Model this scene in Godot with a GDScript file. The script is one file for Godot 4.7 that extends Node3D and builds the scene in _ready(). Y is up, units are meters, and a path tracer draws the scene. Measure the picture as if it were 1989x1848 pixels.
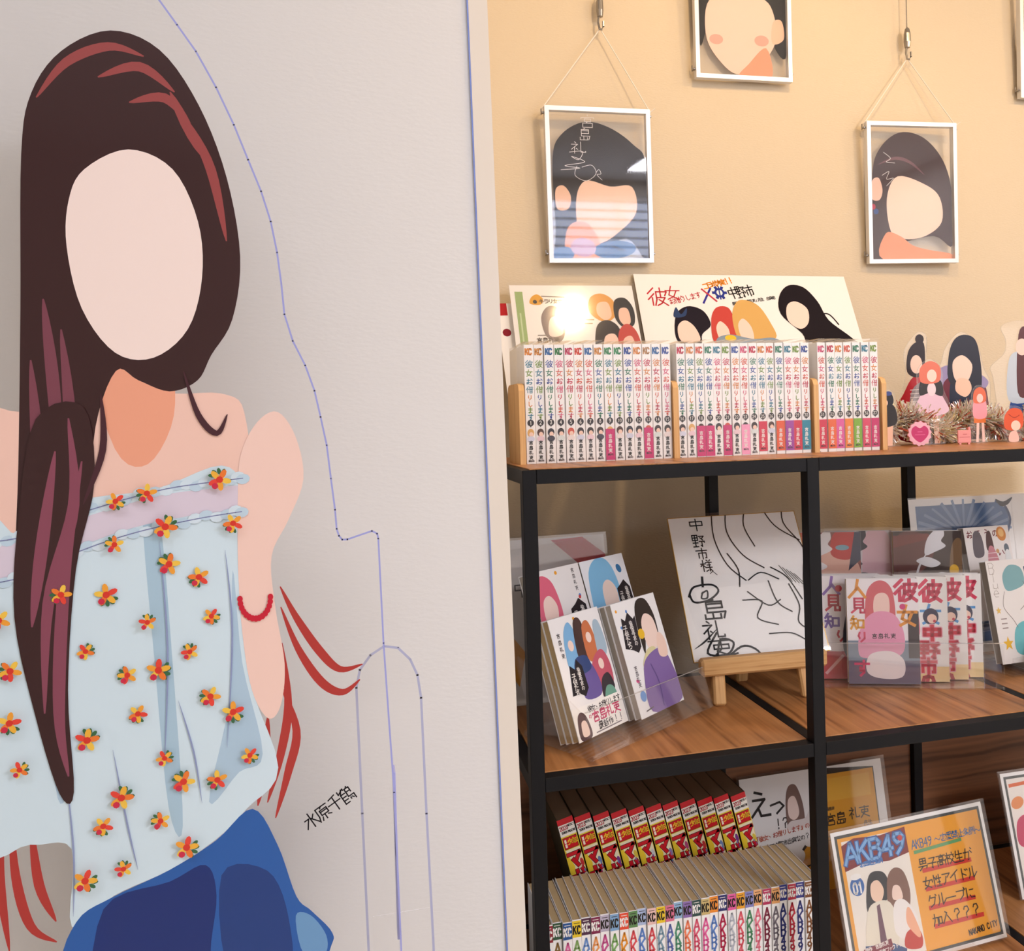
extends Node3D
# A corner of a comic display: white wall with a tall acrylic cutout, steel and wood shelf, framed prints.

var rng := RandomNumberGenerator.new()
var M := {}
var G := {}
var used := {}
var boxes := {}
var clip := PackedVector2Array()
var _v := PackedVector3Array()
var _c := PackedColorArray()
var _z := 0.0
var shift := Vector2.ZERO

const TOP := 1.2515      # upper face of the top board
const MID := 0.8413
const LOW := 0.4326
const POST := 0.019
const BAY := 0.4137
const WALL_Z := -0.50

# ------------------------------------------------------------------ helpers
func numbered(called: String) -> String:
	used[called] = used.get(called, -1) + 1
	return called if used[called] == 0 else "%s_%03d" % [called, used[called]]

func thing(called: String, label: String, category: String, at := Vector3.ZERO, rot := Vector3.ZERO, group := "") -> Node3D:
	var o := Node3D.new()
	o.name = numbered(called)
	add_child(o)
	o.position = at
	o.rotation_degrees = rot
	o.set_meta("label", label)
	o.set_meta("category", category)
	if group: o.set_meta("group", group)
	return o

func obj(called: String, mesh: Mesh, mat: Material, parent: Node, at := Vector3.ZERO, rot := Vector3.ZERO) -> MeshInstance3D:
	var o := MeshInstance3D.new()
	o.name = called if parent != self else numbered(called)
	o.mesh = mesh
	o.material_override = mat
	parent.add_child(o, true)
	o.position = at
	o.rotation_degrees = rot
	return o

func struct(called: String, mesh: Mesh, mat: Material, at := Vector3.ZERO, rot := Vector3.ZERO) -> MeshInstance3D:
	var o := obj(called, mesh, mat, self, at, rot)
	o.set_meta("kind", "structure")
	return o

func mat(hex: String, rough := 0.6, metal := 0.0, spec := 0.5) -> StandardMaterial3D:
	var m := StandardMaterial3D.new()
	m.albedo_color = Color(hex)
	m.roughness = rough
	m.metallic = metal
	m.metallic_specular = spec
	return m

func tris(v: PackedVector3Array, n: PackedVector3Array, c := PackedColorArray()) -> ArrayMesh:
	var a := []
	a.resize(Mesh.ARRAY_MAX)
	a[Mesh.ARRAY_VERTEX] = v
	a[Mesh.ARRAY_NORMAL] = n
	if c.size(): a[Mesh.ARRAY_COLOR] = c
	var m := ArrayMesh.new()
	m.add_surface_from_arrays(Mesh.PRIMITIVE_TRIANGLES, a)
	return m

func facet(v: PackedVector3Array, n: PackedVector3Array, pts: Array, outward: Vector3) -> void:
	# a flat convex polygon, its front side (clockwise) towards outward
	var nn: Vector3 = (pts[1] - pts[0]).cross(pts[2] - pts[0]).normalized()
	var p := pts.duplicate()
	if nn.dot(outward) > 0.0: p.reverse()
	else: nn = -nn
	for i in range(1, p.size() - 1):
		v.append_array([p[0], p[i], p[i + 1]])
		n.append_array([nn, nn, nn])

func add_box(v: PackedVector3Array, n: PackedVector3Array, size: Vector3, bevel: float, at: Vector3) -> void:
	var h := size / 2.0
	var b: float = minf(bevel, minf(h.x, minf(h.y, h.z)) * 0.9)
	var s := [-1.0, 1.0]
	for ax in 3:
		var u := (ax + 1) % 3
		var w := (ax + 2) % 3
		for d in s:
			var q := []
			for k in [[-1, -1], [1, -1], [1, 1], [-1, 1]]:
				var p := Vector3.ZERO
				p[ax] = d * h[ax]
				p[u] = k[0] * (h[u] - b)
				p[w] = k[1] * (h[w] - b)
				q.append(p + at)
			var o := Vector3.ZERO
			o[ax] = d
			facet(v, n, q, o)
		if b > 0.0:
			for du in s:
				for dw in s:
					var q := []
					for k in [[-1, 0], [1, 0], [1, 1], [-1, 1]]:
						var p := Vector3.ZERO
						p[ax] = k[0] * (h[ax] - b)
						p[u] = du * (h[u] - (0.0 if k[1] == 0 else b))
						p[w] = dw * (h[w] - (b if k[1] == 0 else 0.0))
						q.append(p + at)
					var o := Vector3.ZERO
					o[u] = du
					o[w] = dw
					facet(v, n, q, o)
	if b > 0.0:
		for x in s:
			for y in s:
				for z in s:
					var o := Vector3(x, y, z)
					var c := Vector3(h.x * x, h.y * y, h.z * z)
					facet(v, n, [c - Vector3(0, b * y, b * z) + at, c - Vector3(b * x, 0, b * z) + at, c - Vector3(b * x, b * y, 0) + at], o)

func box(size: Vector3, bevel := 0.001) -> ArrayMesh:
	var key := "%s %s" % [size, bevel]
	if not boxes.has(key):
		var v := PackedVector3Array()
		var n := PackedVector3Array()
		add_box(v, n, size, bevel, Vector3.ZERO)
		boxes[key] = tris(v, n)
	return boxes[key]

func boxes_mesh(list: Array) -> ArrayMesh:   # [[size, at, bevel], ...] in one part
	var v := PackedVector3Array()
	var n := PackedVector3Array()
	for b in list: add_box(v, n, b[0], b[2], b[1])
	return tris(v, n)

func prism(poly: PackedVector2Array, depth: float, sides_only := false) -> ArrayMesh:
	# outline in x, y; from z = -depth to z = 0
	var v := PackedVector3Array()
	var n := PackedVector3Array()
	var idx := Geometry2D.triangulate_polygon(poly)
	if not sides_only:
		for i in range(0, idx.size(), 3):
			var a := poly[idx[i]]
			var b := poly[idx[i + 1]]
			var c := poly[idx[i + 2]]
			facet(v, n, [Vector3(a.x, a.y, 0), Vector3(b.x, b.y, 0), Vector3(c.x, c.y, 0)], Vector3.BACK)
			facet(v, n, [Vector3(a.x, a.y, -depth), Vector3(b.x, b.y, -depth), Vector3(c.x, c.y, -depth)], Vector3.FORWARD)
	var cw := 1.0 if Geometry2D.is_polygon_clockwise(poly) else -1.0
	for i in poly.size():
		var a := poly[i]
		var b := poly[(i + 1) % poly.size()]
		var e := b - a
		if e.length() < 1e-7: continue
		facet(v, n, [Vector3(a.x, a.y, 0), Vector3(b.x, b.y, 0), Vector3(b.x, b.y, -depth), Vector3(a.x, a.y, -depth)], Vector3(-e.y, e.x, 0) * cw)
	return tris(v, n)

func tube(path: Array, r: float, sides := 7) -> ArrayMesh:
	var v := PackedVector3Array()
	var n := PackedVector3Array()
	var rings := []
	for i in path.size():
		var d: Vector3 = (path[mini(i + 1, path.size() - 1)] - path[maxi(i - 1, 0)]).normalized()
		var a := d.cross(Vector3.UP if absf(d.y) < 0.9 else Vector3.RIGHT).normalized()
		var b := d.cross(a)
		var ring := []
		for k in sides:
			var t := TAU * k / sides
			ring.append(path[i] + (a * cos(t) + b * sin(t)) * r)
		rings.append(ring)
	for i in path.size() - 1:
		for k in sides:
			var k2 := (k + 1) % sides
			var q := [rings[i][k], rings[i][k2], rings[i + 1][k2], rings[i + 1][k]]
			facet(v, n, q, (q[0] + q[1]) / 2.0 - path[i])
	return tris(v, n)

func lathe(profile: Array, sides := 20) -> ArrayMesh:   # [[r, y], ...]
	var v := PackedVector3Array()
	var n := PackedVector3Array()
	for i in profile.size() - 1:
		for k in sides:
			var t := TAU * k / sides
			var t2 := TAU * (k + 1) / sides
			var p: Array = profile[i]
			var q: Array = profile[i + 1]
			var f := []
			for c in [[p, t], [p, t2], [q, t2], [q, t]]:
				var w := Vector3(c[0][0] * cos(c[1]), c[0][1], c[0][0] * sin(c[1]))
				if f.is_empty() or not f.has(w): f.append(w)
			if f.size() > 2:
				var o := Vector3(cos(t + 0.1) * (q[1] - p[1]), p[0] - q[0], sin(t + 0.1) * (q[1] - p[1]))
				facet(v, n, f, o if profile[0][1] < profile[-1][1] else -o)
	return tris(v, n)

# ------------------------------------------------------------------ flat print: inks in millimetres, x right, y up
func tone(hex: String) -> Color:
	return Color(hex).srgb_to_linear()

func ink(clip_w := 0.0, clip_h := 0.0) -> void:
	_v = PackedVector3Array()
	_c = PackedColorArray()
	_z = 0.0
	clip = PackedVector2Array() if clip_w == 0.0 else PackedVector2Array([Vector2(0, 0), Vector2(clip_w, 0), Vector2(clip_w, clip_h), Vector2(0, clip_h)])

func put(poly: PackedVector2Array, col: Color) -> void:
	var idx := Geometry2D.triangulate_polygon(poly)
	for i in range(0, idx.size(), 3):
		var a := poly[idx[i]]
		var b := poly[idx[i + 1]]
		var c := poly[idx[i + 2]]
		if (b - a).cross(c - a) > 0.0:
			var t := b
			b = c
			c = t
		for p in [a, b, c]:
			_v.append(Vector3(p.x, p.y, _z) * 0.001)
			_c.append(col)

func lay(poly: PackedVector2Array, col: Color) -> void:
	if clip.size():
		for q in Geometry2D.intersect_polygons(poly, clip): put(q, col)
	else:
		put(poly, col)

func fill(pts, hex: String) -> void:
	var q := PackedVector2Array()
	for p in pts: q.append(shift + (p if p is Vector2 else Vector2(p[0], p[1])))
	lay(q, tone(hex))
	_z += 0.02

func rect(x: float, y: float, w: float, h: float, hex: String) -> void:
	fill([[x, y], [x + w, y], [x + w, y + h], [x, y + h]], hex)

func blob(cx: float, cy: float, rx: float, ry: float, hex: String, rot := 0.0, k := 22) -> void:
	var q := []
	for i in k:
		var t := TAU * i / k
		q.append(Vector2(cx, cy) + Vector2(rx * cos(t), ry * sin(t)).rotated(deg_to_rad(rot)))
	fill(q, hex)

func curve(pts, closed := true, steps := 5) -> PackedVector2Array:
	var q := PackedVector2Array()
	var p := []
	for a in pts: p.append(a if a is Vector2 else Vector2(a[0], a[1]))
	var k: int = p.size()
	for i in (k if closed else k - 1):
		var a: Vector2 = p[(i - 1 + k) % k] if closed else p[maxi(i - 1, 0)]
		var b: Vector2 = p[i]
		var c: Vector2 = p[(i + 1) % k] if closed else p[mini(i + 1, k - 1)]
		var d: Vector2 = p[(i + 2) % k] if closed else p[mini(i + 2, k - 1)]
		for s in steps: q.append(b.cubic_interpolate(c, a, d, float(s) / steps))
	if not closed: q.append(p[-1])
	return q

func smooth(pts, hex: String) -> void:
	fill(curve(pts), hex)

func line(pts, w: float, hex: String, taper := false, lift := true) -> void:
	var col := tone(hex)
	var p := []
	for a in pts: p.append(a if a is Vector2 else Vector2(a[0], a[1]))
	var last: int = p.size() - 1
	for i in last:
		var a: Vector2 = p[i]
		var b: Vector2 = p[i + 1]
		if a.is_equal_approx(b): continue
		var d := (b - a).normalized()
		var oa := d.orthogonal() * w / 2.0
		var ob := oa
		var e := d * w * 0.35
		if taper:
			# joints share their corners, and the stroke swells in the middle
			oa = (b - p[maxi(i - 1, 0)]).normalized().orthogonal() * w * (0.06 + 0.44 * sin(PI * i / last))
			ob = (p[mini(i + 2, last)] - a).normalized().orthogonal() * w * (0.06 + 0.44 * sin(PI * (i + 1) / last))
			e = Vector2.ZERO
		lay(PackedVector2Array([a - e + oa, b + e + ob, b + e - ob, a - e - oa]), col)
	if lift: _z += 0.02

func text(s: String, x: float, y: float, size: float, hex, weight := 0.1, down := false, adv := 1.08, wide := 1.0, slope := 0.0) -> void:
	# x, y: upper left corner of the first character; slope: degrees of the line of writing
	var dir := Vector2(1, 0).rotated(deg_to_rad(slope))
	var up := Vector2(0, 1).rotated(deg_to_rad(slope))
	var at := Vector2(x, y)
	for i in s.length():
		var ch := s[i]
		var col: String = hex if hex is String else hex[i % hex.size()]
		if G.has(ch):
			for part in G[ch].split(" "):
				var pts := []
				for k in range(0, part.length() - 1, 2):
					pts.append(at + dir * (part[k].to_float() / 9.0 * size * wide) - up * (part[k + 1].to_float() / 9.0 * size))
				line(pts, size * weight, col, false, false)
		at += -up * size * adv if down else dir * size * wide * adv
	_z += 0.02

func stamp(called: String, parent: Node, m: Material, at := Vector3.ZERO, rot := Vector3.ZERO) -> MeshInstance3D:
	var n := PackedVector3Array()
	n.resize(_v.size())
	n.fill(Vector3.BACK)
	return obj(called, tris(_v, n, _c), m, parent, at, rot)

func flower(x: float, y: float, s: float, rot: float) -> void:
	var o := Vector2(x, y)
	for k in 4:
		var p := o + Vector2(0.75 * s, 0).rotated(rot + 2.6 + k * 0.5)
		blob(p.x, p.y, s * 0.3, s * 0.17, "3d6b46", rad_to_deg(rot) + 150 + k * 35, 8)
	for k in 5:
		var p := o + Vector2(0.55 * s, 0).rotated(rot + k * TAU / 5)
		blob(p.x, p.y, s * 0.45, s * 0.25, ["f2a33a", "f4c64c", "ee7d33", "f2b53f", "e8483a"][k], rad_to_deg(rot) + k * 72, 9)
	blob(x, y, s * 0.3, s * 0.3, "d9382c", 0, 9)
	blob(x - 0.4 * s, y - 0.55 * s, s * 0.28, s * 0.28, "cf2f4a", 0, 8)

# ------------------------------------------------------------------ stroke letters on a 9 x 9 grid
func letters() -> void:
	G = {
		"彼": "3003 3306 2529 429284 424639 6065 45856849 5699", "女": "402689 735719 0393", "、": "2446", "お": "1363 3138181656868859 7193",
		"借": "3005 2329 4292 5054 8084 3494 5559 558589 5787 5989", "り": "312436 717649", "し": "31375987", "ま": "2282 2484 505839284789", "す": "1292 606646446749",
		"宮": "5051 13129293 3335 337375 3575 5546 2629 268689 2989", "島": "5031 2126 218184 2282 2484 269689 17197977 4649", "礼": "2031 024206 2429 3546 60689897",
		"吏": "0191 2325 238385 2585 505519 3699", "講": "0242 1131 1434 1636 1639 3639 1939 5191 5393 6054 8084 4595 5659 9699 7659 4797", "談": "0242 1434 1636 1639 1939 3639 7043 7094 7549 7599",
		"社": "2031 024206 2429 3546 4494 7179 5999", "コ": "128289 1989", "ラ": "2181 14948739", "ボ": "1393 5059 3618 7698 8091", "決": "1122 0314 1829 428284 3494 6064 6429 6499",
		"定": "5051 13129293 2484 5458 5686 3619 3699", "中": "1215 129295 1595 5059", "野": "0004 004044 0242 0444 2029 0646 0949 519173 6284 559596 757968",
		"市": "5052 0292 2428 24848878 5259", "原": "1191 111609 3336 338386 3484 3686 5142 5659 3729 7798", "作": "3005 2329 6044 5393 6369 6595 6797",
		"者": "4044 2272 0494 8017 3539 358589 3787 3989", "先": "3014 2282 5055 0595 3509 65699997", "生": "2015 2383 5059 2686 0999", "出": "5059 21248481 15199995",
		"身": "5041 2127 218189 2383 2585 0797 8519", "地": "0343 2127 0847 34929686 6067 41499998", "「": "805056", "」": "434919", "『": "805056 906067", "』": "434919 333809",
		"様": "0343 2029 2305 2446 5061 8071 4292 5484 4696 7279 6849 7799", "へ": "054297", "紫": "1114 3034 3252 0545 6065 9362 6595 5536 7547 4787 5659 3719 7798",
		"雲": "1080 0292 0204 9294 5054 3343 6373 2686 0595 4719 1989 6799", "寺": "5054 2282 0494 0696 767968 3647", "家": "5051 13129293 2484 5435 4659 4617 4829 8465 6698",
		"の": "524728162352839669", "子": "218155 555948 0595", "供": "3005 2329 5055 8085 4393 3696 5839 7899", "た": "0262 4019 5494 576999", "ち": "0282 402664967939",
		"最": "2023 208083 2181 2383 0494 1519 4549 1646 1848 0949 558549 6699", "新": "2021 0242 1224 3424 0444 0646 2429 2709 2749 90616659 6494 8489", "人": "504509 5499",
		"見": "2026 208086 2282 2484 2686 4609 66699997", "知": "2003 1242 0545 2225 2509 2549 5358 539398 5898", "少": "5056 3215 7294 845819", "年": "3013 2292 2585 2528 0898 5259",
		"マ": "029256 3569", "ガ": "03737859 404419 8092", "ジ": "2142 1435 296894 7081", "ン": "1243 197893", "え": "3061 237319 465999", "っ": "25749659", "!": "5056 5859",
		"?": "324070835557 5859", "て": "0191545789", "な": "0252 4015 7193 646839375899", "そ": "21712494565889", "う": "3061 2463857849", "ん": "4009 2645587996", "で": "0191545789 7485 8495",
		"恋": "5051 0292 4245 6265 2214 8294 1729 363979 5657 8798", "愛": "8011 2132 5152 8172 04039394 3464 1516 8596 4619 477739 4899",
		"禁": "0141 2024 2104 2143 5191 7074 7154 7194 2585 0797 5759 3819 7899", "止": "5059 5494 2429 0999", "条": "4013 317225 3366 0696 5459 5619 5699", "例": "2004 1319 3171 4126 436339 4455 7276 909989",
		"男": "2024 208084 2282 2484 5054 069688 5619", "高": "5051 0191 3234 327274 3474 1519 1595 9599 3638 366668 3868", "校": "0242 2029 2305 2445 7071 4292 5344 8394 8549 5599",
		"性": "2029 0305 3244 5144 5393 7079 5686 4999", "ア": "119164 534729", "イ": "8005 5359", "ド": "3039 3476 6172 8192", "ル": "212609 505995", "グ": "3014 32826729 8091", "ー": "0595",
		"プ": "02827639 80919280", "に": "1119 4383 475999", "加": "03535949 202509 6368 639398 6898", "入": "305109 5399", "が": "03635949 3018 7294 8091", "元": "2181 0494 3409 64699997",
		"麻": "5051 1191 111609 2454 4349 4426 4456 6494 7379 7456 7499", "布": "4008 0292 3438 34848878 5359", "フ": "12928639", "ァ": "347465 554839", "ク": "4014 32826729", "ト": "4049 4476",
		"リ": "2126 717649", "水": "5059 134308 8264 5398", "千": "7021 0494 5159", "鶴": "00024041 3013 1319 1343 1545 1747 1949 7061 5156 518184 5383 5696 9699 6768 7788",
		"漫": "1122 0314 1829 4044 408084 4282 4484 3595 3537 9597 3797 8749 4799", "画": "0191 2327 238387 2585 2787 5157 04099994", "も": "4037598896 1272 0575", "ほ": "1119 4181 4484 616849476799",
		"い": "122846 7397", "キ": "1373 0696 4059", "×": "0099 9009", "~": "0624567795", "…": "1516 4546 7576", "・": "4454",
		"0": "306082876939171230", "1": "325059", "2": "12306082841989", "3": "108044 446486783917", "4": "601686 6069", "5": "80202464866929", "6": "7033173979876526", "7": "108039",
		"8": "30607264342330 34648769391734", "9": "2966826020123473", "A": "095099 2676", "K": "1019 8015 4489", "B": "1019 10608264 1464 64866919", "C": "8260301316396987", "N": "19108980",
		"O": "306082876939171230", "I": "5059", "T": "1090 5059", "Y": "1054 9054 5459", "W": "0029537990", "E": "8010 1019 1989 1474", "L": "101989", "S": "82602012347486693918", "H": "1019 8089 1585",
		"M": "1910558089", "G": "8260301316396987 8555", "Z": "10801989", "l": "5059", "u": "24286987 8489", "e": "16866333163979",
	}

# ------------------------------------------------------------------ materials
func grain(along_u: bool, from: Color, to: Color, streak: Color) -> ImageTexture:
	var n := FastNoiseLite.new()
	n.seed = 4
	n.frequency = 0.02
	n.fractal_octaves = 4
	var k := 320
	var im := Image.create(k, k, false, Image.FORMAT_RGB8)
	for j in k:
		# the noise is read on a ring along the grain so that the tile repeats
		var a := TAU * j / k
		for i in k:
			var b := TAU * i / k
			var bend := n.get_noise_3d(cos(b) * 20.0, sin(b) * 20.0, cos(a) * 12.0) * 26.0
			var f := n.get_noise_3d(cos(b) * 190.0 + bend, sin(b) * 190.0 + bend, 400.0 + sin(a) * 9.0)
			var g := n.get_noise_3d(cos(b) * 600.0, sin(b) * 600.0, 900.0 + cos(a) * 16.0)
			var c := from.lerp(to, clampf(0.5 + 0.9 * f + 0.45 * g, 0.0, 1.0))
			if f > 0.33: c = c.lerp(streak, clampf((f - 0.33) * 4.0, 0.0, 0.6))
			if along_u: im.set_pixel(j, i, c)
			else: im.set_pixel(i, j, c)
	return ImageTexture.create_from_image(im)

func wood(tex: Texture2D, per_metre: float, rough := 0.5) -> StandardMaterial3D:
	var m := StandardMaterial3D.new()
	m.albedo_texture = tex
	m.uv1_triplanar = true
	m.uv1_world_triplanar = true
	m.uv1_scale = Vector3.ONE * per_metre
	m.roughness = rough
	return m

func pane(alpha := 0.05, hex := "ffffff", rough := 0.02) -> StandardMaterial3D:
	var m := mat(hex, rough)
	m.transparency = BaseMaterial3D.TRANSPARENCY_ALPHA
	m.albedo_color.a = alpha
	return m

func inks(rough: float, coat := 0.0) -> StandardMaterial3D:
	var m := mat("ffffff", rough)
	m.vertex_color_use_as_albedo = true
	if coat > 0.0:
		m.clearcoat_enabled = true
		m.clearcoat = coat
		m.clearcoat_roughness = 0.06
	return m

func plaster(hex: String, sx: float, sy: float, depth: float, seed_no: int) -> StandardMaterial3D:
	var m := mat(hex, 0.85)
	var n := FastNoiseLite.new()
	n.seed = seed_no
	n.frequency = 0.035
	n.fractal_octaves = 4
	var t := NoiseTexture2D.new()
	t.noise = n
	t.width = 512
	t.height = 512
	t.seamless = true
	m.heightmap_enabled = true
	m.heightmap_texture = t
	m.heightmap_scale = depth
	m.uv1_triplanar = true
	m.uv1_world_triplanar = true
	m.uv1_scale = Vector3(sx, sy, sx)
	return m

func materials() -> void:
	M.board = wood(grain(false, Color("bd8450"), Color("9c6737"), Color("70431f")), 2.0, 0.4)
	M.back_board = wood(grain(true, Color("8a5b3a"), Color("6b452b"), Color("4a2d18")), 1.8, 0.5)
	M.pale_wood = wood(grain(false, Color("e0b478"), Color("cf9e61"), Color("b9864c")), 6.0, 0.55)
	M.pale_wood_long = wood(grain(true, Color("deb177"), Color("cb995c"), Color("b5824a")), 6.0, 0.55)
	M.steel = mat("121214", 0.5, 0.0, 0.3)
	M.wall = plaster("d9c8ab", 5.0, 16.0, 0.03, 3)
	M.white_wall = plaster("e2e0dc", 4.0, 9.0, 0.012, 8)
	M.plain_wall = mat("d8d2c8", 0.9)
	M.ceiling = mat("e8e6e2", 0.9)
	M.floor = mat("cfc6b8", 0.6)
	M.guard = mat("e6ddcf", 0.3)
	M.guard_edge = mat("7f93d6", 0.25)
	M.alu = mat("e2e1df", 0.38, 0.45)
	M.steel_bright = mat("9b968e", 0.3, 0.9)
	M.cord = mat("efe6d8", 0.9)
	M.acrylic = pane(0.006, "f4f4ff", 0.02)
	M.film = pane(0.008, "ffffff", 0.03)
	M.acrylic_edge = mat("a9ace0", 0.15)
	M.clear_edge = pane(0.35, "c9c4bd", 0.1)
	M.print = inks(0.6)
	M.print.metallic_specular = 0.25
	M.gloss = inks(0.38, 0.25)
	M.gloss.metallic_specular = 0.35
	M.standee_print = inks(0.45, 0.55)
	M.standee_print.metallic_specular = 0.3
	M.laminate = pane(0.008, "ffffff", 0.09)
	M.paper = mat("efebe3", 0.7)
	M.sheet = mat("f1eee8", 0.45)
	M.pages = mat("c2a97c", 0.85)
	M.newsprint = mat("7d6a52", 0.9)
	M.grey_pages = mat("b3ab9c", 0.85)
	M.cover = mat("f0eeea", 0.35)
	M.card = mat("efece6", 0.6)
	M.gold = mat("c79a3e", 0.4, 0.6)

# ------------------------------------------------------------------ books
func volume(parent: Node, w: float, h: float, d: float, cover: Material, pages: Material) -> void:
	# a paperback: spine at z = 0 facing +z, standing on y = 0, centred on x = 0
	var t := 0.0009
	obj("cover", boxes_mesh([[Vector3(w, h, 0.0015), Vector3(0, h / 2, -0.00075), 0.0005], [Vector3(t, h, d), Vector3(-w / 2 + t / 2, h / 2, -d / 2), 0.0003], [Vector3(t, h, d), Vector3(w / 2 - t / 2, h / 2, -d / 2), 0.0003]]), cover, parent)
	obj("pages", box(Vector3(w - 2.0 * t - 0.0004, h - 0.003, d - 0.003), 0.0004), pages, parent, Vector3(0, h / 2, -d / 2 - 0.0006))

func flat_book(parent: Node, w: float, h: float, t: float, cover: Material, pages: Material) -> void:
	# front cover faces +z at z = 0, spine on the left (-x)
	var c := 0.0008
	obj("cover", boxes_mesh([[Vector3(w, h, c), Vector3(0, h / 2, -c / 2), 0.0003], [Vector3(w, h, c), Vector3(0, h / 2, -t + c / 2), 0.0003], [Vector3(c, h, t), Vector3(w / 2 - c / 2, h / 2, -t / 2), 0.0003]]), cover, parent)
	obj("pages", box(Vector3(w - 0.003, h - 0.003, t - 2.0 * c - 0.0003), 0.0004), pages, parent, Vector3(-0.0005, h / 2, -t / 2))

func top_comics() -> void:
	var words := ["one", "two", "three", "four", "five", "six", "seven", "eight", "nine", "ten", "eleven", "twelve", "thirteen", "fourteen", "fifteen", "sixteen", "seventeen", "eighteen", "nineteen", "twenty"]
	var bands := {9: ["c4246b", "magenta"], 13: ["c4246b", "magenta"], 18: ["c92a6e", "magenta"], 19: ["c92a6e", "magenta"], 21: ["c4246b", "magenta"], 23: ["ee9dbf", "light pink"], 25: ["cc2246", "red"], 27: ["dd5527", "orange"],
		28: ["9a3a9c", "purple"], 29: ["c9163f", "crimson"], 30: ["15849c", "teal"], 31: ["cc1f45", "red"], 32: ["e0622b", "orange"], 33: ["d6559a", "pink"], 34: ["e5822a", "orange"], 35: ["7cad2c", "green"], 36: ["d33f62", "coral red"], 37: ["c41463", "magenta"]}
	var pal := ["c62b4d", "2a7d5c", "2b4f9e", "dd8a3a", "2f7f98", "d8547c", "d95b3e", "7a9a35"]
	var hair := ["3a2b2e", "d9a85c", "4a2c26", "232433", "2b2429", "c8503c", "332a2c", "2e2224"]
	var cap := ["d9862f", "d08a3a", "2c6aa8", "2f7f45", "c02f5a", "d9472f", "2d6aa8", "d08a3a", "2f8a52", "2f8a52", "2a4fa0", "dd8a3a", "b98a5a", "2c6aa8", "2f4fa0"]
	var w := 0.0142
	for i in 37:
		var no := i + 1
		var x := 0.0203 + 0.01513 * i + w / 2 if i < 15 else (0.2564 + 0.01487 * (i - 15) + w / 2 if i < 30 else 0.4943 + 0.01544 * (i - 30) + w / 2)
		var word: String = words[no - 1] if no < 21 else (("twenty" if no < 30 else "thirty") + ("-" + words[no % 10 - 1] if no % 10 else ""))
		var band: String = ("%s band" % bands[no][1]) if bands.has(no) else "no band"
		var t := thing("comic_book", "white comic spine with volume number %s and %s, top shelf row" % [word, band], "book", Vector3(x, TOP, -0.1136 + rng.randf_range(-0.0015, 0.0015)), Vector3(0, rng.randf_range(-0.8, 0.8), 0), "numbered comics on the top shelf")
		volume(t, w, 0.174, 0.113, M.cover, M.pages)
		var a: String = pal[(no * 3 + 1) % 8]
		var b: String = pal[(no * 5 + 2) % 8]
		var c: String = pal[(no * 7 + 4) % 8]
		ink()
		var mm := w * 1000.0
		var o := -mm / 2.0
		var k: String = cap[i] if i < 15 else pal[(no * 3) % 8]
		text("K", o + 1.8, 168, 8.6, k, 0.26, false, 1.0, 0.55)
		text("C", o + 6.6, 168, 8.6, k, 0.26, false, 1.0, 0.6)
		text("彼", o + 2.0, 151, 10.4, a, 0.095)
		text("女", o + 2.2, 137.5, 9.6, b, 0.115)
		text("、", o + 9.0, 130.5, 4.5, b, 0.2)
		text("お", o + 2.6, 125, 9.0, a if no % 2 else c, 0.125)
		text("借", o + 2.2, 113.5, 9.8, a if no % 3 else b, 0.09)
		text("り", o + 3.2, 101, 7.6, c, 0.14)
		text("し", o + 3.2, 91.5, 7.8, c, 0.14)
		text("ま", o + 3.0, 82.5, 8.2, b, 0.13)
		text("す", o + 2.8, 73, 8.6, a, 0.13)
		blob(0.2, 60, 4.9, 4.9, "1d1b1f")
		fill([[-1.2, 55.6], [1.6, 55.6], [0.2, 53.4]], "1d1b1f")
		if no < 10: text(str(no), -1.4, 62.6, 5.2, "f2efe9", 0.16, false, 1.0, 0.62)
		else: text(str(no), -3.3, 62.2, 4.6, "e9e4dc", 0.16, false, 1.25, 0.6)
		blob(0.0, 45.5, 5.0, 6.0, hair[no % 8])
		blob(0.6, 43.0, 3.2, 3.6, "f0cdb8")
		blob(0.0, 36.6, 5.6, 4.2, ["e9dcd6", "cfd4e4", "e6c9cf", "3b3c4c", "d8e0dc"][no % 5])
		var ink_hex := "1f1d20"
		if bands.has(no):
			rect(o - 0.05, 1.5 if no < 24 else 5.5, mm + 0.1, 46.5, bands[no][0])
			ink_hex = "f7efe9"
		text("宮島礼吏", o + 4.0, 34 if not bands.has(no) else 40, 5.4, ink_hex, 0.16, true, 1.34)
		text("講談社", o + 2.6, 6.0 if not bands.has(no) else 11.0, 2.7, "2a2629", 0.16, false, 1.1)
		stamp("spine_print", t, M.gloss, Vector3(0, 0, 0.0002))
		var v := PackedVector3Array()
		var n := PackedVector3Array()
		var h := 0.1785 + rng.randf_range(-0.001, 0.0015)
		var q := w / 2 + 0.0002
		facet(v, n, [Vector3(-q, 0, 0.0022), Vector3(q, 0, 0.0022), Vector3(q, h, 0.0022), Vector3(-q, h, 0.0022)], Vector3.BACK)
		facet(v, n, [Vector3(-q, h, 0.0022), Vector3(q, h, 0.0022), Vector3(q, h - 0.001, -0.113), Vector3(-q, h - 0.001, -0.113)], Vector3.UP)
		if i == 0: facet(v, n, [Vector3(-q, 0, 0.0022), Vector3(-q, h, 0.0022), Vector3(-q, h, -0.113), Vector3(-q, 0, -0.113)], Vector3.LEFT)
		obj("plastic_sleeve", tris(v, n), M.film, t)
	var ends := [[0.0145, "left of the first comic"], [0.2518, "between the fifteenth and sixteenth comics"], [0.4872, "between the thirtieth and thirty-first comics"], [0.6085, "right of the last comic, beside the tinsel"]]
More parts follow.
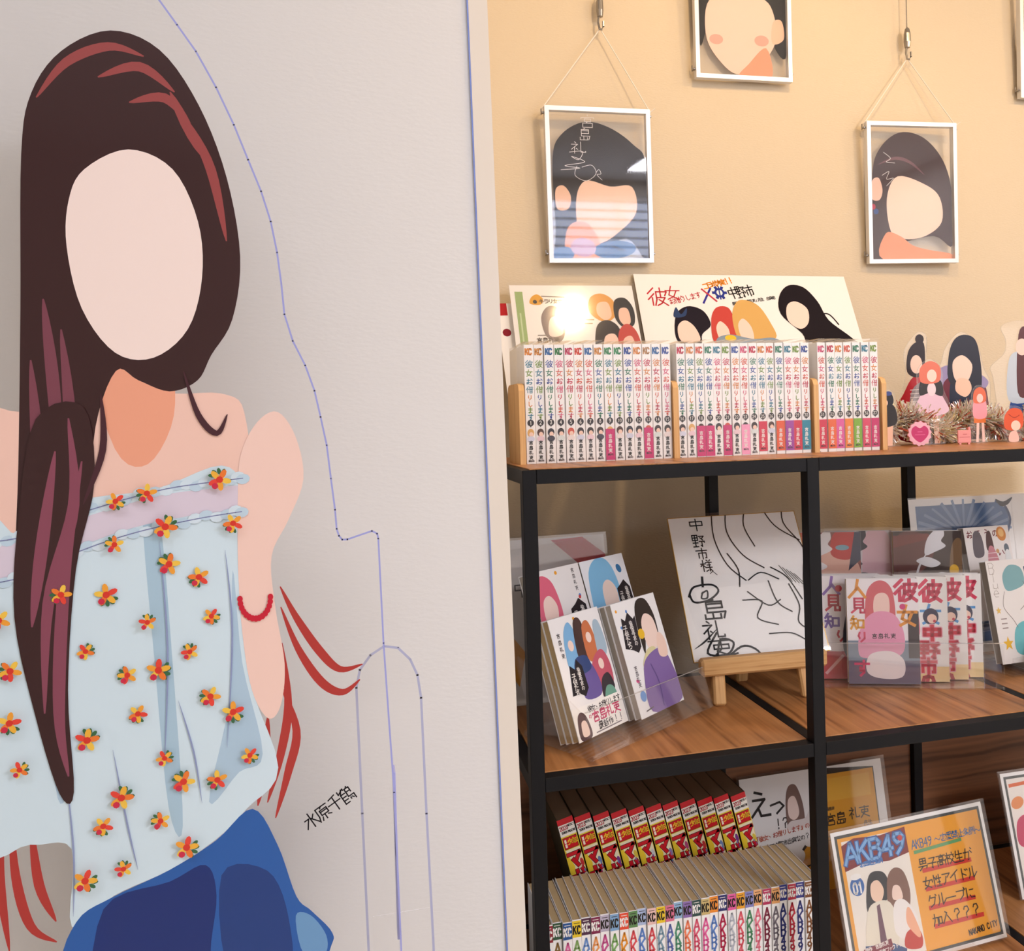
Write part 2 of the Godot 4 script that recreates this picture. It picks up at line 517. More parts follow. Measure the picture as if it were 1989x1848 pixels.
	for e in ends:
		var t := thing("bookend", "rounded pale wooden bookend %s on the top shelf" % e[1], "bookend", Vector3(e[0], TOP, -0.108), Vector3.ZERO, "wooden bookends on the top shelf")
		var prof := PackedVector2Array([Vector2(0, 0), Vector2(0.086, 0), Vector2(0.086, 0.106), Vector2(0.083, 0.114), Vector2(0.076, 0.118), Vector2(0.012, 0.118), Vector2(0.004, 0.115), Vector2(0, 0.107)])
		obj("upright", prism(prof, 0.0085), M.pale_wood, t, Vector3(0.0042, 0, 0), Vector3(0, 90, 0))
		obj("foot_plate", box(Vector3(0.006, 0.0012, 0.08), 0.0003), M.steel, t, Vector3(0.006, 0.0006, -0.045))

func low_comics() -> void:
	var caps := ["8e2634", "2f5439", "1f4f8a", "e6c428", "4d2843", "7c2648", "b7aebf", "7da4c8", "e04d31", "5f8b54", "a9b8d6", "e6bdb4", "e5c028", "d46f8c", "8fb1cf", "886aa8", "2b4a45", "c7b073", "e78a2e", "2b2b66", "de5a98", "e69f2c", "8080b8", "e6a870", "b03058", "dfa062", "383f8a", "b53a4a", "3b3f80", "7a4a2a", "a83344"]
	var names := ["dark red", "dark green", "blue", "yellow", "dark plum", "wine red", "pale lilac", "light blue", "vermilion", "mid green", "pale blue", "pale pink", "yellow", "rose", "light blue", "violet", "dark teal", "tan", "orange", "navy", "hot pink", "amber", "periwinkle", "peach", "crimson", "apricot", "indigo", "red", "indigo", "brown", "dark red"]
	var inkset := ["5f86b8", "8a6a3a", "d9659a", "7da05a", "6d90c8", "e89a5a", "c24f8a", "7aa860", "e0902c", "d84f55", "5a7fc0", "d84f55", "7a98a8", "6070b0", "4f9070", "f0805a", "d85570", "e0609a", "5a80c0", "b01f48", "b8bcc4", "e05a68", "4a8a60", "e8788c", "7a1f3a", "777078", "343a78", "c23a48", "343a78", "8a5a3a", "c8373f"]
	var ranks := ["leftmost", "second", "third", "fourth", "fifth", "sixth", "seventh", "eighth", "ninth", "tenth", "eleventh", "twelfth", "thirteenth", "fourteenth", "fifteenth", "sixteenth", "seventeenth", "eighteenth", "nineteenth", "twentieth", "twenty-first", "twenty-second", "twenty-third", "twenty-fourth", "twenty-fifth", "twenty-sixth", "twenty-seventh", "twenty-eighth", "twenty-ninth", "thirtieth", "thirty-first"]
	var w := 0.0131
	for i in 31:
		var t := thing("comic_book", "comic with %s spine cap, %s, lower shelf front row" % [names[i], ranks[i] + ("" if i == 0 else " from left")], "book", Vector3(0.0205 + i * 0.01395, LOW + 0.0009, -0.062 + rng.randf_range(-0.003, 0.002)), Vector3(0, rng.randf_range(-1.2, 1.2), 0), "comics in the front row of the lower shelf")
		volume(t, w, 0.174 + rng.randf_range(-0.001, 0.001), 0.113, M.cover, M.pages)
		ink()
		var o := -w * 500.0
		rect(o - 0.02, 150, w * 1000.0 + 0.04, 23.6, caps[i])
		var light: bool = Color(caps[i]).get_luminance() < 0.45
		line([[o + 2.5, 170], [o + 10.5, 170]], 1.0, "e8e2d8" if light else "332c28")
		text("K", o + 0.9, 166, 11.0, "f4f0ea" if light else "221e1c", 0.2, false, 1.0, 0.46)
		text("C", o + 6.9, 166, 11.0, "f4f0ea" if light else "221e1c", 0.2, false, 1.0, 0.44)
		text("A", o + 1.6, 145, 16, inkset[i], 0.17, false, 1.0, 0.55)
		text("K", o + 1.6, 129, 16, inkset[i], 0.17, false, 1.0, 0.55)
		text("B", o + 1.6, 113, 16, inkset[i], 0.17, false, 1.0, 0.55)
		text("4", o + 1.6, 97, 14, inkset[i], 0.17, false, 1.0, 0.55)
		text("9", o + 1.6, 82, 14, inkset[i], 0.17, false, 1.0, 0.55)
		line([[o + 1, 64], [o + 12, 30]], 3.0, inkset[i])
		line([[o + 12, 64], [o + 1, 30]], 2.0, caps[i])
		stamp("spine_print", t, M.gloss, Vector3(0, 0, 0.0002))
	var e := thing("bookend", "pale wooden bookend beside the last comic on the lower shelf", "bookend", Vector3(0.4585, LOW + 0.0009, -0.07))
	obj("upright", prism(PackedVector2Array([Vector2(0, 0), Vector2(0.086, 0), Vector2(0.086, 0.112), Vector2(0.078, 0.12), Vector2(0.01, 0.12), Vector2(0, 0.11)]), 0.0085), M.pale_wood, e, Vector3(0.0042, 0, 0), Vector3(0, 90, 0))
	obj("foot_plate", box(Vector3(0.006, 0.0012, 0.08), 0.0003), M.steel, e, Vector3(0.0075, 0.0006, -0.045))

func magazines() -> void:
	var ranks := ["leftmost", "second", "third", "fourth", "fifth", "sixth", "seventh", "eighth", "ninth", "tenth", "rightmost"]
	var bits := ["c23a3a", "8a7fb0", "d9c04a", "6f86b0", "b04a7a", "cfcfcf", "7a3f8a"]
	for i in 11:
		var t := thing("magazine", "thick red and yellow weekly magazine, %s, leaning behind the lower comics" % (ranks[i] + ("" if i in [0, 10] else " from left")), "magazine", Vector3(0.1285 + i * 0.0296, LOW + 0.0008, -0.199 + rng.randf_range(-0.002, 0.002)), Vector3(0, 0, 13.5), "weekly magazines on the lower shelf")
		var w := 0.0262
		obj("cover", boxes_mesh([[Vector3(w, 0.257, 0.0014), Vector3(w / 2, 0.1285, -0.0007), 0.0005], [Vector3(0.0007, 0.257, 0.137), Vector3(0.00035, 0.1285, -0.0685), 0.0002], [Vector3(0.0007, 0.257, 0.137), Vector3(w - 0.00035, 0.1285, -0.0685), 0.0002]]), M.magazine_cover, t)
		obj("pages", box(Vector3(w - 0.0018, 0.2555, 0.1345), 0.0003), M.newsprint, t, Vector3(w / 2, 0.1285, -0.069))
		ink(26.2, 257)
		rect(0, 0, 26.2, 257, "e9c93a")
		rect(0, 247.5, 26.2, 9.5, "c41a26")
		rect(0, 228.5, 26.2, 19, "ece7dc")
		text("2023", 1.2, 245, 6.2, "c83a4a", 0.2, false, 1.15, 0.5)
		text("WEEKLY", 15.2, 246, 3.4, "2b2627", 0.2, false, 1.05, 0.48)
		text("SHONEN MAGAZINE", 3.0, 236.5, 3.6, "2b2627", 0.2, false, 1.0, 0.42)
		rect(1.4, 207, 23.4, 19.5, "2a2022")
		rect(2.2, 207.8, 21.8, 17.9, "c41a26")
		text("少年", 8.0, 223, 9.0, "f0c832", 0.17, false, 0.95, 0.92)
		rect(3.6, 217, 3.2, 6, "f0e6d2")
		rect(3.6, 210, 3.2, 6, "f0e6d2")
		rect(1.4, 60, 24, 146, "ece2c0")
		fill([[1.4, 206], [10, 178], [6, 150], [1.4, 120]], "e9c93a")
		var y := 204.0
		for ch in ["マ", "ガ", "ジ", "ン"]:
			text(ch, 3.4, y, 27, "2a2022", 0.27, false, 1.0, 0.72)
			text(ch, 3.4, y, 27, "c9202b", 0.2, false, 1.0, 0.72)
			y -= 34.0
		blob(22.8, 180 - 3 * (i % 3), 2.8, 7, bits[(i * 3) % 7], 6)
		for k in 16:
			rect(20.0 + 2.8 * (k % 2), 170 - k * 6.4, 2.2, 4.6, bits[(i * 5 + k * 3) % 7])
		stamp("spine_print", t, M.gloss, Vector3(0, 0, 0.0002))

# ------------------------------------------------------------------ sheets, signs and stands
func sheet(called: String, label: String, category: String, at: Vector3, rot: Vector3, w: float, h: float, paint: Callable, film := true, margin := 0.004, edge: Material = null) -> Node3D:
	# a card that stands on its lower edge, origin at the middle of that edge
	var t := thing(called, label, category, at, rot)
	obj("card", box(Vector3(w, h, 0.0008), 0.0002), edge if edge else M.sheet, t, Vector3(0, h / 2, -0.0004))
	ink(w * 1000.0, h * 1000.0)
	paint.call(w * 1000.0, h * 1000.0)
	stamp("print", t, M.print, Vector3(-w / 2, 0, 0.0002))
	if film:
		obj("laminate", box(Vector3(w + 2 * margin, h + margin, 0.0006), 0.0), M.laminate, t, Vector3(0, h / 2 + margin / 2, 0.0024))
	return t

func poster_print(w: float, h: float) -> void:
	text("彼", 22, h - 32, 40, "c0353f", 0.075)
	text("女", 60, h - 28, 30, "c0353f", 0.085)
	text("、", 88, h - 44, 14, "c0353f", 0.14)
	text("お借りします", 63, h - 58, 13, "c0353f", 0.11, false, 0.9, 1.0, 15)
	text("コラボ決定!!", 141, h - 21, 13, "e08a26", 0.2, false, 0.74, 1.0, 13)
	line([[137, h - 66], [158, h - 32]], 4.2, "33348f")
	line([[139, h - 34], [166, h - 62]], 3.6, "c23a4a")
	# the round city mark
	for k in 6:
		var a := TAU * k / 6.0
		line([[176 + 9 * cos(a), h - 42 + 9 * sin(a)], [176 + 14 * cos(a), h - 42 + 14 * sin(a)]], 6, "2e3a8c")
	blob(176, h - 42, 11, 11, "2e3a8c")
	blob(176, h - 42, 6.5, 6.5, "f1eee8")
	line([[176, h - 28], [176, h - 57]], 2.8, "2e3a8c")
	text("中野市", 192, h - 32, 26, "1f1d1f", 0.09, false, 1.0, 0.74, 10)
	text("原作者「宮島礼吏」先生 出身地", 198, h - 64, 7.4, "2a2729", 0.13, false, 0.98, 0.9, 9)
	shift = Vector2(0, 36)
	# plain colour shapes in place of the drawing
	smooth([[66, 190], [72, 246], [100, 268], [132, 258], [142, 226], [120, 205], [110, 180]], "1d1c22")
	smooth([[74, 190], [72, 222], [90, 236], [108, 220], [112, 190]], "f3d6c4")
	smooth([[68, 244], [76, 266], [84, 250], [98, 264], [92, 246]], "2f4468")
	smooth([[146, 180], [144, 232], [160, 264], [186, 266], [196, 240], [212, 180]], "c84b40")
	smooth([[156, 190], [152, 218], [164, 234], [178, 216], [174, 188]], "f3d6c4")
	smooth([[196, 190], [192, 246], [214, 282], [252, 272], [272, 230], [276, 196], [236, 190]], "d9ab62")
	smooth([[204, 190], [200, 224], [214, 240], [228, 220], [226, 190]], "f3d6c4")
	smooth([[160, 180], [150, 196], [180, 204], [226, 194], [270, 196], [282, 180]], "8b9aa6")
	blob(178, 196, 12, 7, "e9c53c")
	smooth([[300, 250], [306, 292], [332, 318], [366, 314], [390, 280], [404, 236], [444, 196], [452, 176], [350, 176], [336, 206]], "17151a")
	smooth([[312, 236], [318, 270], [340, 280], [362, 262], [356, 230], [334, 216]], "f5d9c8")
	line(curve([[386, 286], [408, 286], [424, 262]], false), 2.4, "17151a")
	shift = Vector2.ZERO

func laminate_print(w: float, h: float) -> void:
	rect(9, h - 190, 15, 176, "9fb777")
	rect(14, h - 120, 3, 60, "c6d6a8")
	smooth([[36, h - 40], [40, h - 26], [52, h - 20], [62, h - 30], [56, h - 42]], "e0a22e")
	blob(46, h - 36, 4, 4, "3a3a3a")
	text("キラリ女の", 54, h - 30, 9, "3a3030", 0.16, false, 1.0)
	line([[60, h - 24], [104, h - 26]], 2.0, "7a7068")
	smooth([[60, h - 110], [54, h - 70], [70, h - 46], [92, h - 52], [98, h - 90], [86, h - 120]], "7d6f70")
	smooth([[66, h - 108], [70, h - 74], [86, h - 70], [92, h - 104]], "ecd9cd")
	text("宮島礼吏", 40, h - 112, 10, "4a3f38", 0.14, false, 1.12)
	line([[44, h - 107], [62, h - 107]], 2.0, "7a7068")
	smooth([[150, h - 60], [154, h - 28], [178, h - 18], [200, h - 34], [200, h - 66], [176, h - 80]], "dfa04e")
	smooth([[164, h - 62], [168, h - 40], [188, h - 38], [192, h - 66], [178, h - 76]], "f2cdb0")
	smooth([[198, h - 70], [202, h - 34], [224, h - 28], [238, h - 52], [234, h - 86], [212, h - 92]], "22222a")
	smooth([[206, h - 74], [210, h - 52], [226, h - 52], [228, h - 80], [216, h - 88]], "f0c9b0")
	smooth([[154, h - 150], [158, h - 92], [182, h - 76], [204, h - 96], [202, h - 150]], "2a2327")
	smooth([[168, h - 150], [172, h - 112], [194, h - 108], [198, h - 150]], "f2d2be")
	smooth([[200, h - 150], [200, h - 104], [220, h - 84], [238, h - 106], [238, h - 150]], "c4443c")
	smooth([[208, h - 150], [208, h - 118], [226, h - 112], [228, h - 150]], "f0c9b4")
	rect(136, h - 76, 20, 2, "a8967c")
	rect(136, h - 84, 16, 2, "a8967c")

func bubble_print(w: float, h: float) -> void:
	# white left half, yellow right half with a scalloped border
	fill([[150, h], [w - 18, h - 12], [w - 18, 0], [30, 0], [30, 40], [60, 60], [100, 66], [130, 96], [146, 130], [138, 170]], "221d18")
	fill([[154, h - 14], [w - 20, h - 14], [w - 20, 0], [32, 0], [32, 38], [62, 56], [102, 62], [134, 92], [151, 128], [143, 168]], "e0a02a")
	rect(168, h - 62, 100, 40, "e6b03a")
	for k in 5: blob([36, 66, 100, 132, 146][k], [40, 58, 66, 94, 132][k], 17, 14, "f1eee8", 20)
	text("え", 14, h - 26, 42, "1b191a", 0.11)
	text("っ", 50, h - 34, 34, "1b191a", 0.11)
	text("!?", 60, h - 78, 17, "1b191a", 0.12, false, 0.8)
	smooth([[90, h - 96], [88, h - 56], [96, h - 26], [112, h - 24], [122, h - 52], [124, h - 84], [118, h - 98]], "7a5f55")
	smooth([[92, h - 76], [94, h - 48], [108, h - 44], [114, h - 72], [104, h - 84]], "efd9cb")
	smooth([[88, h - 100], [94, h - 86], [124, h - 84], [136, h - 70], [140, h - 88], [124, h - 100]], "e2d8d2")
	text("『彼女、お借りします』の", 18, h - 104, 9.2, ["b8453a", "c85a3a", "c85a3a", "c85a3a"], 0.13, false, 1.03, 1.0, 6)
	text("作者って中野市出身なの?", 20, h - 122, 8.6, "2a2526", 0.13, false, 1.06, 1.0, 6)
	fill([[62, 40], [140, 52], [154, 2], [62, 2]], "221d18")
	fill([[64, 37.5], [138.5, 49], [151, 2], [64, 2]], "e0a02a")
	text("…そうなんです!", 70, 31, 9, "2a2018", 0.13, false, 1.0, 1.0, 5)
	text("漫画家", 168, h - 72, 6, "2a2018", 0.14)
	text("宮島", 166, h - 84, 20, "221a12", 0.1, false, 1.08)
	text("礼吏", 217, h - 80, 20, "221a12", 0.1, false, 1.08)
	text("先生", 245, h - 106, 8.5, "3a2c18", 0.12)
	for k in 2: line([[168, h - 124 - 6 * k], [262, h - 118 - 6 * k]], 1.2, "8a682a")

func idol_print(w: float, h: float) -> void:
	rect(6, 6, w - 12, h - 12, "454a47")
	rect(10.5, 10.5, w - 21, h - 21, "e8a033")
	# the printed cover on the left: plain colour shapes under its title
	rect(17, 12, 122, h - 28, "ece4d6")
	fill([[16, h - 22], [40, h - 14], [90, h - 18], [139, h - 13], [139, h - 52], [100, h - 58], [50, h - 54], [16, h - 60]], "7c2a2c")
	text("AKB49", 19, h - 21, 29, "2f5f9e", 0.3, false, 0.98, 0.82)
	text("AKB49", 19, h - 21, 29, "7fb0dc", 0.16, false, 0.98, 0.82)
	blob(127, h - 28, 4.5, 4.5, "c23a3a")
	text("恋愛禁止条例", 44, h - 51, 6.8, "3a78b8", 0.2, false, 1.06)
	blob(33, h - 84, 13, 14, "2a62a4")
	blob(33, h - 70, 10, 4.5, "f0ece4")
	text("01", 25, h - 79, 15, "f2efe8", 0.2, false, 1.1, 0.55)
	smooth([[46, 84], [48, 116], [60, 140], [84, 138], [92, 118], [84, 98]], "262a30")
	smooth([[56, 104], [58, 124], [72, 128], [80, 112], [70, 96]], "efcdb2")
	smooth([[84, 70], [88, 122], [104, 140], [122, 132], [128, 100], [116, 72]], "7e5a4c")
	smooth([[94, 96], [98, 114], [110, 112], [112, 94]], "f0d4c2")
	smooth([[32, 34], [44, 86], [64, 98], [88, 92], [96, 60], [88, 30], [58, 22]], "e6ddc8")
	smooth([[88, 50], [94, 88], [114, 92], [132, 66], [128, 40], [104, 36]], "eee8e0")
	fill([[62, 92], [68, 94], [70, 40], [63, 30], [58, 40]], "6a4356")
	smooth([[102, 24], [108, 44], [128, 48], [136, 34], [130, 18]], "c2352c")
	smooth([[112, 56], [116, 78], [124, 74], [134, 40], [128, 34]], "eeb08c")
	fill([[28, 14], [30, 40], [82, 34], [104, 22], [100, 12]], "3a5480")
	fill([[26, 36], [78, 42], [80, 26], [26, 18]], "7c2438")
	text("原作 宮島礼吏", 28, 37, 6, "f0e8e0", 0.16, false, 1.05, 1.0, 5)
	text("漫画 元麻布ファクトリー", 28, 27, 6, "f0e8e0", 0.16, false, 1.02, 1.0, 6)
	# handwriting on orange
	fill([[148, h - 52], [244, h - 48], [244, h - 53], [148, h - 57]], "5f9a62")
	text("AKB49", 146, h - 36, 13, "2c6a9a", 0.11, false, 1.05, 0.6)
	text("~恋愛禁止条例~", 192, h - 35, 11.5, "2c6a9a", 0.1, false, 1.02)
	var rows := ["男子高校生が", "女性アイドル", "グループに", "加入???"]
	for k in 4:
		var y := h - 66 - 28 * k
		rect(158 + (4 if k == 3 else 0), y - 21, 98 if k != 2 else 92, 6.5, "c8352a")
		text(rows[k], 152 + 3 * k, y, 17, "2a2320", 0.1, false, 1.06 if k < 2 else 1.1)
	text("NAKANO CITY", 224, 25, 8.4, "2a2320", 0.17, false, 1.05, 0.6, 4)

func right_sign_print(w: float, h: float) -> void:
	rect(6, 6, w - 12, h - 12, "454a47")
	rect(10.5, 10.5, w - 21, h - 21, "ece4d8")
	line([[16, h - 22], [60, h - 20]], 6, "d8622e")
	blob(26, h - 52, 14, 10, "e08a4a", 20)
	smooth([[14, h - 120], [18, h - 84], [40, h - 74], [52, h - 100], [40, h - 128]], "c2305a")

func blue_print(w: float, h: float) -> void:
	fill([[14, 20], [14, h - 14], [200, h - 14], [222, h - 30], [224, h - 60], [210, h - 90], [214, 20]], "4a6a94")
	for k in 13:
		var a := deg_to_rad(10 + k * 13)
		line([[118 + 28 * cos(a), h - 78 + 22 * sin(a)], [118 + 110 * cos(a), h - 78 + 72 * sin(a)]], 4.5 + (k % 3), "7b93b4")
	rect(232, 0, w - 232, h, "f1eee8")
	line(curve([[196, h - 13], [216, h - 22], [226, h - 50], [214, h - 80]], false), 5, "2d4a78")
	smooth([[196, h - 8], [214, h - 14], [236, h - 6], [224, h - 20], [206, h - 22]], "171518")
	rect(30, h - 180, 158, 120, "5f7fa8")
	line([[30, h - 60], [188, h - 60]], 1.6, "33456a")
	text("漫画家", 44, h - 74, 14, "2b2d33", 0.14, false, 1.02)
	blob(110, h - 102, 40, 3, "3a4a68")
	smooth([[266, h - 40], [282, h - 34], [300, h - 26], [306, h - 60], [284, h - 56]], "171518")
	text("え", 258, h - 30, 60, "171518", 0.13)
	blob(282, h - 84, 18, 8, "d2c9be")

func cover_family(w: float, h: float) -> void:
	rect(0, 0, w, h, "efece8")
	for k in 14: blob(rng.randf_range(8, w - 8), rng.randf_range(60, h - 6), 2.6, 2.6, ["e8a030", "d8588a", "5a8ac8", "c84848"][k % 4])
	smooth([[20, 98], [24, 146], [40, 164], [50, 140], [48, 96]], "7fb2d8")
	smooth([[44, 110], [50, 160], [66, 164], [72, 130], [64, 104]], "4a3634")
	smooth([[64, 104], [66, 150], [82, 158], [90, 128], [86, 100]], "c9744a")
	smooth([[88, 96], [92, 150], [106, 152], [110, 110]], "a8bcc8")
	smooth([[60, 60], [70, 98], [96, 112], [108, 86], [100, 54]], "c45a6a")
	smooth([[36, 54], [44, 92], [64, 100], [76, 70], [70, 50]], "6b5a98")
	smooth([[30, 88], [36, 110], [60, 110], [64, 90]], "3a4a78")
	blob(34, 130, 6, 8, "f2d6c6")
	blob(76, 134, 6, 8, "f2d6c6")
	blob(88, 92, 6, 8, "f2d6c6")
	smooth([[76, 44], [80, 70], [98, 76], [104, 52]], "3c3438")
	smooth([[78, 40], [86, 58], [100, 56], [104, 40]], "6fa08c")
	fill([[12, 62], [20, 104], [30, 96], [36, 110], [46, 98], [48, 66], [38, 56], [28, 62]], "222024")
	text("紫雲寺家の", 33, 98, 6.4, "ece6de", 0.13, true, 1.02)
	text("子供たち", 19, 92, 8, "ece6de", 0.13, true, 1.0)
	text("宮島礼吏", 10, 152, 6.5, "5a5356", 0.11, true, 1.5)
	rect(0, 0, w, 45, "f3efe8")
	smooth([[6, 2], [8, 30], [18, 38], [28, 28], [30, 2]], "5a4446")
	smooth([[12, 6], [14, 24], [24, 24], [26, 6]], "f2d8ca")
	text("彼女、お借りします", 34, 42, 8.4, "2b2628", 0.13, false, 0.98)
	text("の", 32, 31, 6, "c8365a", 0.14)
	text("宮島礼吏", 39, 33, 14.5, "d0376a", 0.14, false, 1.12)
	text("最新作!!", 48, 16, 9.6, "2b2628", 0.14, false, 1.2)
	line([[40, 3.5], [98, 4.5]], 1.6, "7a7276")

func cover_purple(w: float, h: float) -> void:
	rect(0, 0, w, h, "f0eeea")
	for k in 10: blob(rng.randf_range(6, w - 6), rng.randf_range(8, h - 6), 2.4, 2.4, ["e8a030", "d8588a", "5a8ac8", "c84848"][k % 4])
	fill([[8, 104], [16, 150], [24, 144], [34, 156], [44, 144], [50, 148], [46, 100], [36, 92], [26, 98]], "222024")
	text("紫雲寺家の", 32, 142, 7.6, "ece6de", 0.13, true, 1.0)
	text("子供たち", 15, 138, 9, "ece6de", 0.13, true, 1.0)
	text("宮島礼吏", 14, 76, 7, "6a6266", 0.11, true, 1.2)
	smooth([[50, 88], [50, 140], [62, 168], [86, 168], [98, 140], [96, 110], [88, 140], [66, 118]], "2e2220")
	smooth([[62, 96], [60, 130], [74, 146], [92, 136], [94, 108], [80, 90]], "f3d8c8")
	blob(54, 118, 8, 8, "e8b92e")
	smooth([[38, 70], [56, 92], [78, 92], [72, 70]], "d9cf9c")
	smooth([[30, 4], [34, 60], [52, 82], [92, 88], [108, 60], [110, 4]], "80669e")
	smooth([[84, 78], [88, 104], [98, 112], [108, 98], [104, 74]], "f0d0bc")
	line(curve([[56, 70], [64, 40], [60, 6]], false), 2.5, "66508a")
	line([[16, 8], [34, 10]], 2, "6a6266")
	blob(18, 30, 7, 8, "6f9ad0")

func cover_pink(w: float, h: float) -> void:
	rect(0, 0, w, h, "efece8")
	for k in 9: blob(rng.randf_range(30, w - 6), rng.randf_range(60, h - 6), 3, 3, ["e8a030", "d8588a", "5a8ac8", "c84848"][k % 4])
	smooth([[0, 80], [4, 150], [22, 166], [44, 150], [50, 100], [30, 84]], "dd6a80")
	smooth([[12, 96], [14, 126], [30, 134], [42, 116], [34, 92]], "f4d8cc")
	smooth([[0, 0], [0, 80], [30, 92], [60, 70], [66, 0]], "d9828e")
	fill([[66, 70], [70, 106], [82, 112], [92, 120], [106, 108], [108, 72]], "222024")
	text("紫雲寺", 92, 108, 8, "ece6de", 0.13, true, 1.0)
	text("子供", 74, 102, 9, "ece6de", 0.13, true, 1.0)
	text("宮島礼吏", 92, 168, 6.5, "5a5356", 0.11, true, 1.5)

func cover_light_blue(w: float, h: float) -> void:
	rect(0, 0, w, h, "eef0f2")
	smooth([[10, 0], [10, 130], [32, 170], [68, 168], [84, 120], [80, 0]], "84bfe2")
	smooth([[40, 84], [40, 124], [58, 136], [74, 118], [68, 80]], "f3dccd")
	blob(94, 150, 6, 8, "3a78a8", 30)
	fill([[74, 60], [76, 118], [88, 124], [98, 130], [110, 116], [112, 60]], "222024")
	text("紫雲寺", 96, 118, 8, "ece6de", 0.13, true, 1.0)
	text("子供", 80, 112, 8, "ece6de", 0.13, true, 1.0)

func pack_shy(w: float, h: float) -> void:
	rect(0, 0, w, h, "efe9e8")
	smooth([[34, 90], [32, 150], [46, 174], [66, 174], [78, 150], [76, 94]], "d2626a")
	smooth([[46, 118], [46, 148], [60, 156], [70, 146], [68, 116]], "f2cfc2")
	rect(0, 0, w, 40, "5d5a72")
	rect(0, 40, w, 34, "7a8a98")
	rect(100, 44, 18, 80, "3a3036")
	smooth([[18, 50], [22, 96], [44, 122], [76, 120], [92, 92], [92, 56], [70, 44], [40, 44]], "e79bb6")
	smooth([[30, 22], [36, 50], [70, 56], [92, 40], [88, 12], [50, 10]], "efe4e0")
	text("人", 4, 178, 30, "e2953a", 0.16, false, 1.0, 0.9)
	text("見", 8, 146, 24, "d24a64", 0.15, false, 1.0, 0.9)
	text("知", 6, 116, 22, "e2a03a", 0.16, false, 1.0, 0.95)
	text("り", 14, 90, 18, "d24a64", 0.18)
	text("す", 8, 40, 26, "d9366a", 0.16)
	text("彼", 80, 178, 36, "cf3a5a", 0.16, false, 1.0, 1.0)
	text("女", 84, 134, 34, "e2953a", 0.15, false, 1.0, 0.9)
	blob(92, 132, 5, 5, "cf3a7a")
	text("宮島礼吏", 40, 86, 8, "3a3036", 0.13, false, 1.3)

func pack_shy_strip(w: float, h: float) -> void:
	rect(0, 0, w, h, "efe9e8")
	text("人", 4, 178, 30, "8a66b0", 0.16, false, 1.0, 0.9)
	text("見", 8, 146, 26, "cf3a4a", 0.16, false, 1.0, 0.9)
	text("知", 6, 114, 24, "7a5aa8", 0.16, false, 1.0, 0.95)
	text("り", 22, 86, 20, "cf3a4a", 0.18)
	rect(0, 0, w, 48, "c23a48")
	line([[6, 10], [34, 40]], 5, "e8b8b8")
	blob(30, 158, 6, 6, "cf3a4a")
	smooth([[40, 40], [44, 120], [80, 140], [110, 110], [110, 44]], "3a3c48")

func pack_city(w: float, h: float) -> void:
	rect(0, 0, w, h, "f2eee8")
	rect(60, 0, 60, 26, "f0d49a")
	smooth([[30, 110], [34, 168], [56, 172], [70, 140], [62, 108]], "3c2a2e")
	smooth([[30, 80], [40, 124], [64, 130], [72, 96], [66, 76]], "dd7a92")
	smooth([[34, 40], [40, 78], [64, 78], [70, 44]], "f0c3ae")
	text("彼", 72, 174, 36, "d8405f", 0.17, false, 1.0, 1.0)
	text("女", 74, 132, 32, ["5a9ad0"], 0.14, false, 1.0, 1.0)
	blob(90, 112, 13, 14, "2c2c4a")
	blob(92, 108, 8, 8, "f2cdb8")
	blob(96, 104, 2.4, 2.4, "c23a4a")
	text("中", 76, 96, 28, "e8a8b4", 0.34)
	text("中", 76, 96, 28, "cf2440", 0.22)
	text("野", 70, 68, 28, "e8a8b4", 0.28, false, 1.0, 1.1)
	text("野", 70, 68, 28, "cf2440", 0.17, false, 1.0, 1.1)
	text("市", 68, 40, 26, "e8a8b4", 0.3, false, 1.0, 1.1)
	text("市", 68, 40, 26, "cf2440", 0.19, false, 1.0, 1.1)
	text("の", 72, 14, 20, "c23a4a", 0.3)

func brush_mark(hex: String, x: float, y: float, s: float) -> void:
	smooth([[x + 30 * s, y + 8 * s], [x + 36 * s, y + 40 * s], [x + 60 * s, y + 62 * s], [x + 66 * s, y + 46 * s], [x + 60 * s, y + 34 * s], [x + 68 * s, y + 24 * s], [x + 50 * s, y + 14 * s]], hex)
	smooth([[x + 14 * s, y - 4 * s], [x + 34 * s, y + 4 * s], [x + 58 * s, y - 8 * s], [x + 40 * s, y - 16 * s]], hex)
	line(curve([[x + 40 * s, y + 20 * s], [x + 20 * s, y - 12 * s], [x + 16 * s, y - 40 * s], [x + 44 * s, y - 52 * s]], false), 4 * s, hex, true)
	smooth([[x + 44 * s, y - 50 * s], [x + 54 * s, y - 26 * s], [x + 72 * s, y - 30 * s], [x + 60 * s, y - 48 * s]], hex)

func pack_red(w: float, h: float) -> void:
	rect(0, 0, w, h, "8a4a40")
	smooth([[0, 80], [0, 180], [40, 180], [60, 130], [30, 90]], "c4482a")
	smooth([[30, 60], [40, 130], [90, 150], [118, 110], [118, 60]], "e0b09a")
	smooth([[66, 140], [74, 180], [118, 180], [118, 150], [96, 130]], "c23a34")
	fill([[96, 110], [118, 130], [118, 180], [108, 180]], "3a3c50")
	blob(86, 152, 12, 5, "7fa8b4")
	brush_mark("e8e4e2", 4, 126, 0.95)

func pack_white(w: float, h: float) -> void:
	rect(0, 0, w, h, "cfc4c2")
	smooth([[70, 60], [70, 170], [110, 176], [118, 100], [118, 60]], "d9b0b4")
	blob(70, 70, 20, 12, "c86a3a")
	blob(20, 100, 16, 26, "d8d08a")
	brush_mark("1f2130", 10, 128, 0.95)

